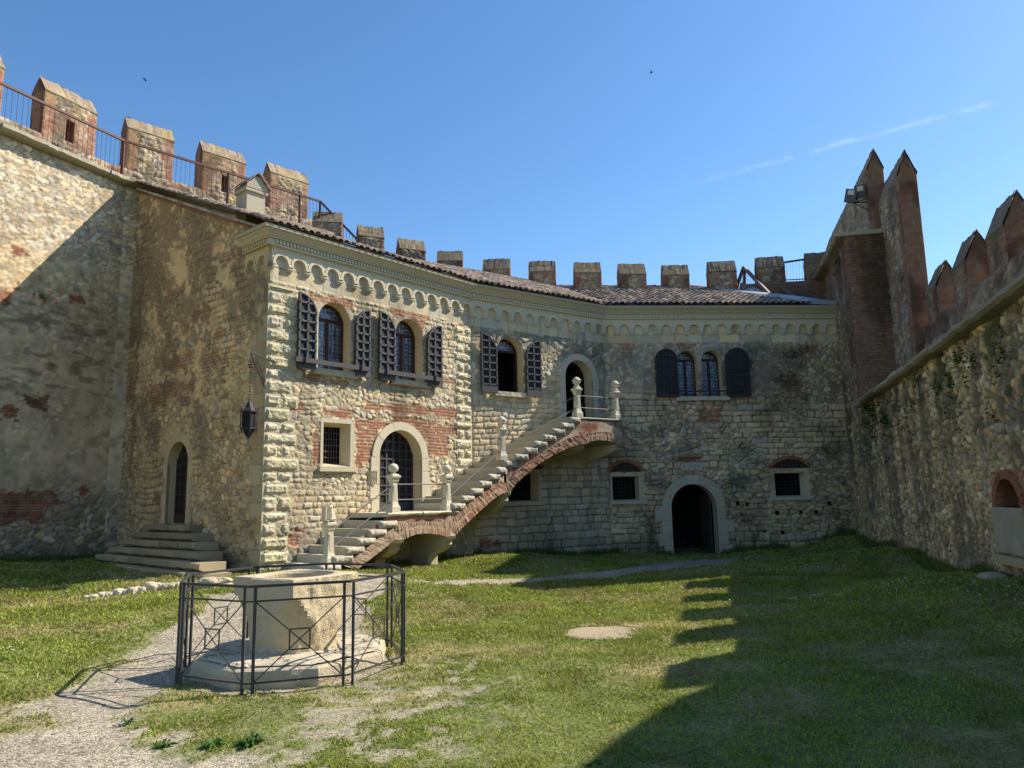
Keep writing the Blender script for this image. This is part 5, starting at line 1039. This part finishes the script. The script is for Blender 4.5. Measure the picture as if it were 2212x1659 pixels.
N3 = newel(0, WJB, .15, ZL1+7*rh-.0, DN, 'head'); N4 = newel(0, WJB, 2.65, ZL2, DN, 'head'); N5 = newel(0, WJB, 4.06, ZL2, DN, 'head')
a = Acc(); rc = (.16, .145, .125); v3 = lambda z: np.array([0, 0, z])
Nb = WBC.P(.35, ZL2, .05)
def rod(p, q): a.tube([p, q], .014, rc, 6); a.lathe(q-v3(.0), [(-.02, .02), (.02, .02)], (.03, .03, .03), 6); a.lathe(p, [(-.02, .02), (.02, .02)], (.03, .03, .03), 6)
NJ = WAJ.P(uAe, 0, DN); sJ = (uAe-3.95)/(uAe-3.95+.15-uJs)
for z in (.60, .27):
    rod(N0+v3(z), N1+v3(z)); rod(N1+v3(z), N2+v3(z)); m = N2+(N3-N2)*.93; rod(N2+v3(z), N3+v3(z)); rod(N3+v3(z), N4+v3(z)); rod(N4+v3(z), N5+v3(z)); rod(N5+v3(z), Nb+v3(z))
a.build('handrail', MI, SC_)

# ------------------------------------------------------------------ steps to the gable door
_, gu0, gu1, gz0, gz1 = H_G
GS = thing('entrance_steps', tuple(WGA.P((gu0+gu1)/2, g1(*WGA.P((gu0+gu1)/2, 0, 1)[:2]), 1)), 'six broad mossy stone steps leading up to the arched side door', 'steps')
ed = [(311, 415, 1132), (289, 424, 1148), (258, 434, 1163), (231, 446, 1177), (203, 455, 1191), (173, 469, 1208)]
for k, (xl, xr, y) in enumerate(ed):
    zt = gz0-.02-k*.165; dk_ = .34
    for _ in range(3):
        # depth at which this edge reaches its height
        lo_d, hi_d = 0., 4.
        for _ in range(30):
            m = (lo_d+hi_d)/2; zz = WGA.uv((xl+xr)/2, y, m)[1]
            if zz > zt: lo_d = m
            else: hi_d = m
    d = .32+.2*k; u0 = WGA.uv(xl, y, d)[0]; u1 = WGA.uv(xr, y, d)[0]; u0 = max(u0, -1.2); u1 -= .12+.05*k
    slab_row(WGA, u0, u1, zt-.165-(.2 if k == 5 else 0), zt, max(0, d-.5), d, 900+k, (.36, .31, .22), .9).build('step', MX, GS)

# ------------------------------------------------------------------ hanging lantern at the corner
cz = WAJ.uv(570, 775)[1]; nd = np.append(WGA.n, 0); cA = np.append(A0, 0)+np.append((WGA.n+WAJ.n)*.05, 0)
tip = cA+nd*.36; tip[2] = cz+.08
o = thing('lantern_bracket', tuple(cA+v3(cz)), 'wrought iron scroll bracket fixed to the building corner, holding the chain of a lantern', 'bracket')
a = Acc(); a.tube([tip, cA+v3(cz-.02)-nd*.05, cA+v3(cz-.06)+np.append(WAJ.w, 0)*.22+np.append(WAJ.n, 0)*.05], .014, IRON)
a.tube([tip-v3(.01), cA+nd*.30+v3(cz-.10), cA+nd*.22+v3(cz-.28), cA+nd*.08+v3(cz-.42), cA+nd*.04+v3(cz-.62)], .013, IRON)
for k in range(9):
    t = k/8; c = cA+nd*(.08+.17*(1-t))+v3(cz-.06-.42*t); a.tube([c+nd*.05*math.cos(q)+v3(.045*math.sin(q)) for q in np.linspace(0, 5.5, 9)], .008, (.04, .03, .028), 4)
a.build('scroll_iron', MI, o)
bt = cz-.95
o = thing('hanging_lantern', tuple(tip-v3(1.2)), 'six-sided black wrought iron lantern hanging on a beaded chain at the building corner', 'lantern'); a = Acc(); z = tip[2]
prof = []
while z > bt+.04: prof.append(z); z -= .055
for i, z in enumerate(prof):
    r = .018+(.035 if i in (4, 5) else 0)+(.02 if i == 7 else 0); a.lathe((tip[0], tip[1], z-.03), [(-.02, .006), (0, r), (.02, .006)], (.045, .032, .03), 8)
a.build('chain', MI, o)
a = Acc(); c0 = (tip[0], tip[1], bt); a.lathe(c0, [(.04, .02), (0, .05), (-.10, .085), (-.16, .14)], IRON, 6); a.lathe(c0, [(-.165, .155), (-.19, .155)], IRON, 6); a.build('lantern_roof', MI, o)
a = Acc(); a.lathe(c0, [(-.19, .125), (-.52, .125)], (.014, .012, .02), 6); a.lathe(c0, [(-.52, .125), (-.70, .02)], (.02, .015, .015), 6); a.build('panes', MW, o)
a = Acc()
for k in range(6):
    q = k*math.pi/3; e = np.array([math.cos(q), math.sin(q), 0]); p = np.array(c0); a.tube([p+e*.165+v3(-.10), p+e*.165+v3(-.62)], .009, IRON, 5); a.tube([p+e*.14+v3(-.53), p+v3(-.72)], .008, IRON, 5)
    e2 = np.array([math.cos(q+math.pi/3), math.sin(q+math.pi/3), 0])
    for z in (-.18, -.52): a.tube([p+e*.16+v3(z), p+e2*.16+v3(z)], .009, IRON, 5)
    for j in range(1, 7):
        t = j/7; a.tube([p+e*.13+v3(-.19-.33*t), p+e2*.13+v3(-.19-.33*max(0, t-.3))], .004, (.05, .035, .03), 4)
a.tube([np.array(c0)+v3(-.70), np.array(c0)+v3(-.84)], .008, IRON, 5); a.tube([np.array(c0)+v3(-.90)+np.array([.03*math.cos(q), 0, .045*math.sin(q)]) for q in np.linspace(0, 6.28, 11)], .006, IRON, 4); a.build('cage', MI, o)

# ------------------------------------------------------------------ well head, platform, fence
WC = np.array([-2.47, 8.55, g1(-2.47, 8.55)])
def rough_loft(a, rings, col, amp, sc, seed):
    R2 = []
    for i, r in enumerate(rings):
        r = np.array(r); c = r.mean(0); n = (fbm(r[:, 0]*sc+r[:, 2]*3.1, r[:, 1]*sc+r[:, 2]*2.3, seed, 4)-.5)*2*amp; d = r-c; L = np.maximum(np.linalg.norm(d[:, :2], axis=1), 1e-6); d[:, 2] = 0; R2.append(r+d/L[:, None]*n[:, None])
    a.loft(R2, col)
a = Acc(); n8 = 8; RP = 1.05
def octp(R, z, k=12, off=6.5):
    p = []
    for i in range(8):
        t0 = R_(45*i+22.5+off); t1 = t0+R_(45); p0 = np.array([math.cos(t0), math.sin(t0)])*R; p1 = np.array([math.cos(t1), math.sin(t1)])*R
        for j in range(k): q = p0+(p1-p0)*j/k; p.append((WC[0]+q[0], WC[1]+q[1], z))
    return p
cz0 = WC[2]; rough_loft(a, [octp(RP, cz0-.1), octp(RP+.0, cz0+.02), octp(RP+.01, cz0+.06), octp(RP, cz0+.12), octp(RP-.01, cz0+.165), octp(RP-.04, cz0+.185), octp(.9, cz0+.205), octp(.6, cz0+.21), octp(.1, cz0+.21)], (.46, .42, .34), .02, 5, 61)
T_, R3 = np.meshgrid(np.arange(181)*2*math.pi/180, np.linspace(.30, .985, 60)); tt = T_.ravel(); ph = (tt-R_(22.5+6.5)) % R_(45)-R_(22.5); ro = (RP-.045)*math.cos(R_(22.5))/np.cos(ph)*R3.ravel(); px_ = ro*np.cos(tt); py_ = ro*np.sin(tt)
cr_ = np.abs(fbm(px_*3.2, py_*3.2, 621, 4)-.5); crack = ss(.022, .006, cr_); deb = ss(.57, .66, fbm(px_*13, py_*13, 622, 3))*ss(.42, .6, fbm(px_*2.5, py_*2.5, 623, 3)); cl_ = arr((.50, .465, .39), len(tt))*(.72+.5*fbm(px_*5, py_*5, 624, 4))[:, None]
cl_ = mixc(cl_, arr((.13, .11, .08), len(tt)), np.clip(.75*crack+.8*deb, 0, .9)); hz_ = cz0+.214+.012*fbm(px_*7, py_*7, 625, 3)-.014*crack-.016*ss(.93, .985, R3.ravel())+.006*deb
ix = np.arange(len(tt)).reshape(60, 181); a.add(np.stack([WC[0]+px_, WC[1]+py_, hz_], 1), np.stack([ix[:-1, :-1], ix[:-1, 1:], ix[1:, 1:], ix[1:, :-1]], -1).reshape(-1, 4), cl_)
tag(a.build('well_platform', MX, None, False), 'low worn octagonal stone platform beneath the well head', 'platform')
a = Acc(); rings = []; H = .79; half = .48; rot = R_(14+45); nz_ = 30; na = 96; cols = []; zs = np.concatenate([np.linspace(0, .60, 22), np.linspace(.62, H-.015, 6), [H]])
for z in zs:
    t = z/H; R = .45+.28*max(0, (t-.12))**1.35+.02*t; R = R if z < .6 else 2; p = []
    for j in range(na):
        th = 2*math.pi*j/na; sq = half/max(abs(math.cos(th)), abs(math.sin(th))); r = min(sq, R)-(.02 if z == H else 0)
        px, py = r*math.cos(th), r*math.sin(th); nn = ((fbm(np.array([th*5]), np.array([z*6+3]), 65, 4)[0]-.5)*.06-.025*float(ss(.6, .7, fbm(np.array([th*2.2]), np.array([z*3.1+9]), 66, 3))[0]))*(1 if z < H else .4); k = 1+nn/r
        p.append((WC[0]+k*(px*math.cos(rot)-py*math.sin(rot)), WC[1]+k*(px*math.sin(rot)+py*math.cos(rot)), cz0+.205+z))
    rings.append(p)
def circ(R, z, k=1): return [(WC[0]+R*math.cos(2*math.pi*j/na+rot), WC[1]+R*math.sin(2*math.pi*j/na+rot), cz0+.205+z) for j in range(na)]
rings += [circ(.42*(1+0*.1), H-.0), circ(.40, H-.03), circ(.385, H-.6)]
a.loft(rings, (.50, .44, .335)); WH = a.build('stone_well', MX, None, False); tag(WH, 'massive pale stone well head, round below and square on top', 'well')
ctr = np.array([WC[0], WC[1], 0]); FC = (.05, .048, .048); RF = 1.24; AO = -4
FE = thing('well_fence', (WC[0], WC[1], cz0), 'eight-sided dark iron fence with crossed bars around the stone well', 'fence')
vt = []
for i in range(8):
    t = R_(AO+45*i); vt.append(np.array([WC[0]+RF*math.sin(t), WC[1]-RF*math.cos(t), 0]))
for i in range(8):
    p, q = vt[i], vt[(i+1) % 8]; e = (q-p)/np.linalg.norm(q-p); L = np.linalg.norm(q-p); a_, b_ = p+e*.055, q-e*.055; zg = lambda P: g1(P[0], P[1]); z0 = cz0-.02; T = cz0+1.0
    outw = (p+q)/2-ctr; outw[2] = 0; outw /= np.linalg.norm(outw); lean = outw*.0
    pn = part('fence_panel', FE); bpy.data.objects.remove(pn)
    A = Acc()
    for s in (a_, b_): A.tube([s+v3(z0-.05), s+v3(T)], .0125, FC, sq=True)
    A.tube([a_-e*.012+v3(T), b_+e*.012+v3(T)], .013, FC, sq=True); A.tube([a_+v3(T-.14), b_+v3(T-.14)], .008, FC, sq=True); A.tube([a_+v3(z0+.13), b_+v3(z0+.13)], .008, FC, sq=True)
    lo, hi = z0+.13, T-.14; A.tube([a_+v3(lo), b_+v3(hi)], .006, FC, 5); A.tube([a_+v3(hi), b_+v3(lo)], .006, FC, 5); m = (a_+b_)/2; zc = (lo+hi)/2; s = .095; sx = s*1.0
    sq_ = [m+e*x+v3(zc+y) for x, y in ((-sx, -s), (sx, -s), (sx, s), (-sx, s), (-sx, -s))]
    for k in range(4): A.tube([sq_[k], sq_[k+1]], .006, FC, sq=True)
    A.build('fence_panel', MI, FE)
    nx = vt[(i+2) % 8]; e2 = (nx-q)/np.linalg.norm(nx-q); c0_, c1_ = q-e*.055, q+e2*.055
    for z, r in ((T, .012), (T-.14, .007), (z0+.13, .007)): C2 = Acc(); C2.tube([c0_+v3(z), q+v3(z), c1_+v3(z)], r, FC, sq=True); C2.build('link_bar', MI, FE)

# ------------------------------------------------------------------ loose stones
def rock(p, sx, sy, sz, seed, col=(.50, .45, .36), rz=0):
    a = Acc(); n, m = 14, 9; rings = []; cs, sn = math.cos(rz), math.sin(rz)
    for i in range(m+1):
        ph = math.pi*i/m; r = []
        for j in range(n):
            th = 2*math.pi*j/n; x, y, z = math.sin(ph)*math.cos(th), math.sin(ph)*math.sin(th), math.cos(ph); k = .72+.6*float(fbm(np.array([x*1.7+seed*3.3]), np.array([y*1.7+z*1.3]), seed, 3)[0]); b = 1/max(abs(x), abs(y), abs(z))**.45
            x, y, z = x*k*b*sx, y*k*b*sy, z*k*b*sz; r.append((p[0]+x*cs-y*sn, p[1]+x*sn+y*cs, p[2]+z))
        rings.append(r)
    return a.loft(rings, np.array(col)*(.85+.3*((seed*37) % 10)/10))
es = [(186, 1296), (203, 1295), (221, 1292), (235, 1290), (255, 1287), (273, 1285), (290, 1283), (306, 1281), (325, 1277), (343, 1275), (358, 1274), (372, 1273), (388, 1271)]
szs = [.06, .07, .085, .075, .10, .075, .10, .085, .12, .10, .09, .085, .09]
ords = ['flat half-buried stone at the left end of the row of edging stones', 'second edging stone from the left end of the row in the grass', 'third edging stone from the left end of the row in the grass', 'fourth edging stone from the left, small and rounded', 'fifth edging stone from the left, a tall rounded one', 'sixth edging stone from the left, smaller than both its neighbours', 'seventh edging stone from the left, near the middle of the row', 'eighth edging stone from the left in the row in the grass', 'ninth edging stone from the left, the biggest of the row', 'tenth edging stone from the left in the row in the grass', 'fourth edging stone from the right end, beside the well fence', 'third edging stone from the right end, beside the well fence', 'last edging stone at the right end of the row, touching the view of the well fence']
ords[11] = 'last but one edging stone at the right end of the row'; ords[10] = 'third edging stone from the right end of the row'; ords[12] = 'last edging stone at the right end of the row, nearest the well fence'
for i, (x, y) in enumerate(es):
    p = px_ground([(x, y)], .2)[0]; z = g1(*p); o = rock((p[0], p[1], z+szs[i]*.35), szs[i]*1.05, szs[i]*.9, szs[i]*.85, 10+i, rz=i*.7).build('edging_stone', MC, None, False, (p[0], p[1], z)); tag(o, ords[i], 'stone', 'row of edging stones in the grass')
for i, (x, y, s, lab) in enumerate([(452, 1271, .15, 'large square kerb stone just left of and behind the well head, seen through the fence'), (478, 1268, .14, 'pale block stone directly behind the left edge of the well head'), (575, 1262, .15, 'rough foundation stone at the foot of the building corner, left one'), (608, 1260, .13, 'rough foundation stone at the foot of the building corner, middle one'), (634, 1258, .14, 'rough foundation stone at the foot of the building corner, right one beside the stair foot')]):
    p = px_ground([(x, y)], .2)[0]; z = g1(*p); tag(rock((p[0], p[1], z+s*.4), s*1.3, s*.9, s*.75, 40+i, (.52, .46, .34), i*.4).build('boulder', MC, None, False, (p[0], p[1], z)), lab, 'stone')
for i, (x, y, s, lab) in enumerate([(2145, 1252, .14, 'flat pale rock lying in the grass at the foot of the right wall'), (2195, 1246, .17, 'larger broken rock against the right wall under the brick niche'), (2030, 1214, .06, 'small stone at the foot of the right wall, farther from the camera'), (1645, 1172, .07, 'little pale stone under the far barred window')]):
    p = px_ground([(x, y)], .4)[0]; z = g1(*p); tag(rock((p[0], p[1], z+s*.2), s*1.3, s*.9, s*.5, 50+i, (.42, .36, .25), i*.9).build('rock', MC, None, False, (p[0], p[1], z)), lab, 'stone')
p = px_ground([(1292, 1369)])[0]; z = g1(*p); a = Acc(); rr_ = [(.52+.03*math.sin(j*.9)+.05*random.random())*(1+.22*math.cos(2*math.pi*j/26)) for j in range(26)]
a.loft([[(p[0]+rr_[j]*k*math.cos(2*math.pi*j/26), p[1]+rr_[j]*k*.8*math.sin(2*math.pi*j/26), z+h) for j in range(26)] for k, h in ((1.05, -.06), (1.0, .006), (.9, .02), (.45, .024), (.05, .022))], (.36, .31, .23))
tag(a.build('stone_slab', MX, None, False), 'flat worn stone slab set in the sunny lawn', 'slab')
p0 = px_ground([(1405, 1352)])[0]; z = g1(*p0); a = Acc(); a.loft([[(p0[0]+.33*k*math.cos(t), p0[1]+.16*k*math.sin(t), z+h) for t in np.linspace(0, 6.28, 15)[:-1]] for k, h in ((1.1, -.05), (1, .012), (.1, .016))], (.30, .25, .17)); tag(a.build('earth_patch', MS), 'small bare earth patch just right of the flat stone slab', 'soil')

# ------------------------------------------------------------------ small plants
def weed(x, y, lab, n=34, s=.11):
    p = px_ground([(x, y)])[0]; z = g1(*p); a = Acc()
    for k in range(n):
        t = random.uniform(0, 6.28); L = s*random.uniform(.5, 1.1); w = L*.14; e = np.array([math.cos(t), math.sin(t), 0]); f = np.array([-e[1], e[0], 0]); b = np.array([p[0], p[1], z-.005]); up = random.uniform(.35, 1.1)
        m = b+e*L*.5+v3(L*.5*up); tp = b+e*L+v3(L*.35*up); a.add([b, m-f*w, m+f*w, tp], [(0, 1, 3, 2)], np.array((.05, .11, .02))*random.uniform(.7, 1.6))
    tag(a.build('weed', MG, None, False, (p[0], p[1], z)), lab, 'plant')
weed(541, 1606, 'bushy dark green weed growing in the gravel, the rightmost tuft in front of the well', 60, .13); weed(462, 1614, 'low spreading weed at the edge of the grass patch in the gravel'); weed(353, 1612, 'green weed tuft at the lower tip of the grass patch', 30); weed(275, 1562, 'small lone weed tuft left of the grass patch', 24, .08); weed(1285, 1655, 'narrow leaved weed at the bottom edge beside the shadow line', 20, .08)
a = Acc(); rg = random.Random(5)
def leaves(P, n, s, W_, spread):
    for k in range(n):
        q = P+np.append(W_.w, 0)*rg.gauss(0, spread)+v3(rg.gauss(0, spread*.8))+np.append(W_.n, 0)*rg.uniform(.04, .12); L = s*rg.uniform(.6, 1.3); d1 = np.array([rg.gauss(0, 1), rg.gauss(0, 1), rg.gauss(-.5, .6)]); d1 /= np.linalg.norm(d1); d2 = np.cross(d1, [rg.gauss(0, 1), rg.gauss(0, 1), rg.gauss(0, 1)]); d2 /= np.linalg.norm(d2)
        a.add([q, q+d1*L*.5+d2*L*.35, q+d1*L, q+d1*L*.5-d2*L*.35], [(0, 1, 2, 3)], np.array((.035, .075, .018))*rg.uniform(.6, 1.7))
for k in range(150):
    u = rg.uniform(3.2, 14.5); z = float(zc_(u))-abs(rg.gauss(0, .55))-.05
    if fbm(np.array([u*.8]), np.array([z*.9]), 131, 3)[0] > .47: leaves(WR.P(u, z, 0), 16, .055, WR, .09)
leaves(WR.P(1.6, 8.6, .05), 60, .07, WR, .12); leaves(WR.P(1.2, 8.4, .05), 40, .07, WR, .12)
tag(a.build('ivy', MG), 'small green plants rooted in the joints of the shaded right wall under its coping', 'wall plants', kind='stuff')

# ------------------------------------------------------------------ two birds high above
for (x, y, lab) in ((314, 173, 'tiny dark bird in flight, upper left above the merlons'), (1407, 157, 'tiny dark bird in flight high over the tiled roof')):
    p = at_y(x, y, 60); a = Acc(); s = .10; a.lathe(p, [(-.04, .01), (-.02, .04), (.02, .04), (.04, .01)], (.03, .03, .03), 8, 3.0, 1)
    for sg in (-1, 1): a.add([p+np.array([-.05, 0, 0]), p+np.array([.07, 0, 0]), p+np.array([.04, sg*.16, .06]), p+np.array([-.12, sg*.34, .02])], [(0, 1, 2, 3)], (.03, .03, .03))
    tag(a.build('bird', MD, None, False, p), lab, 'bird')
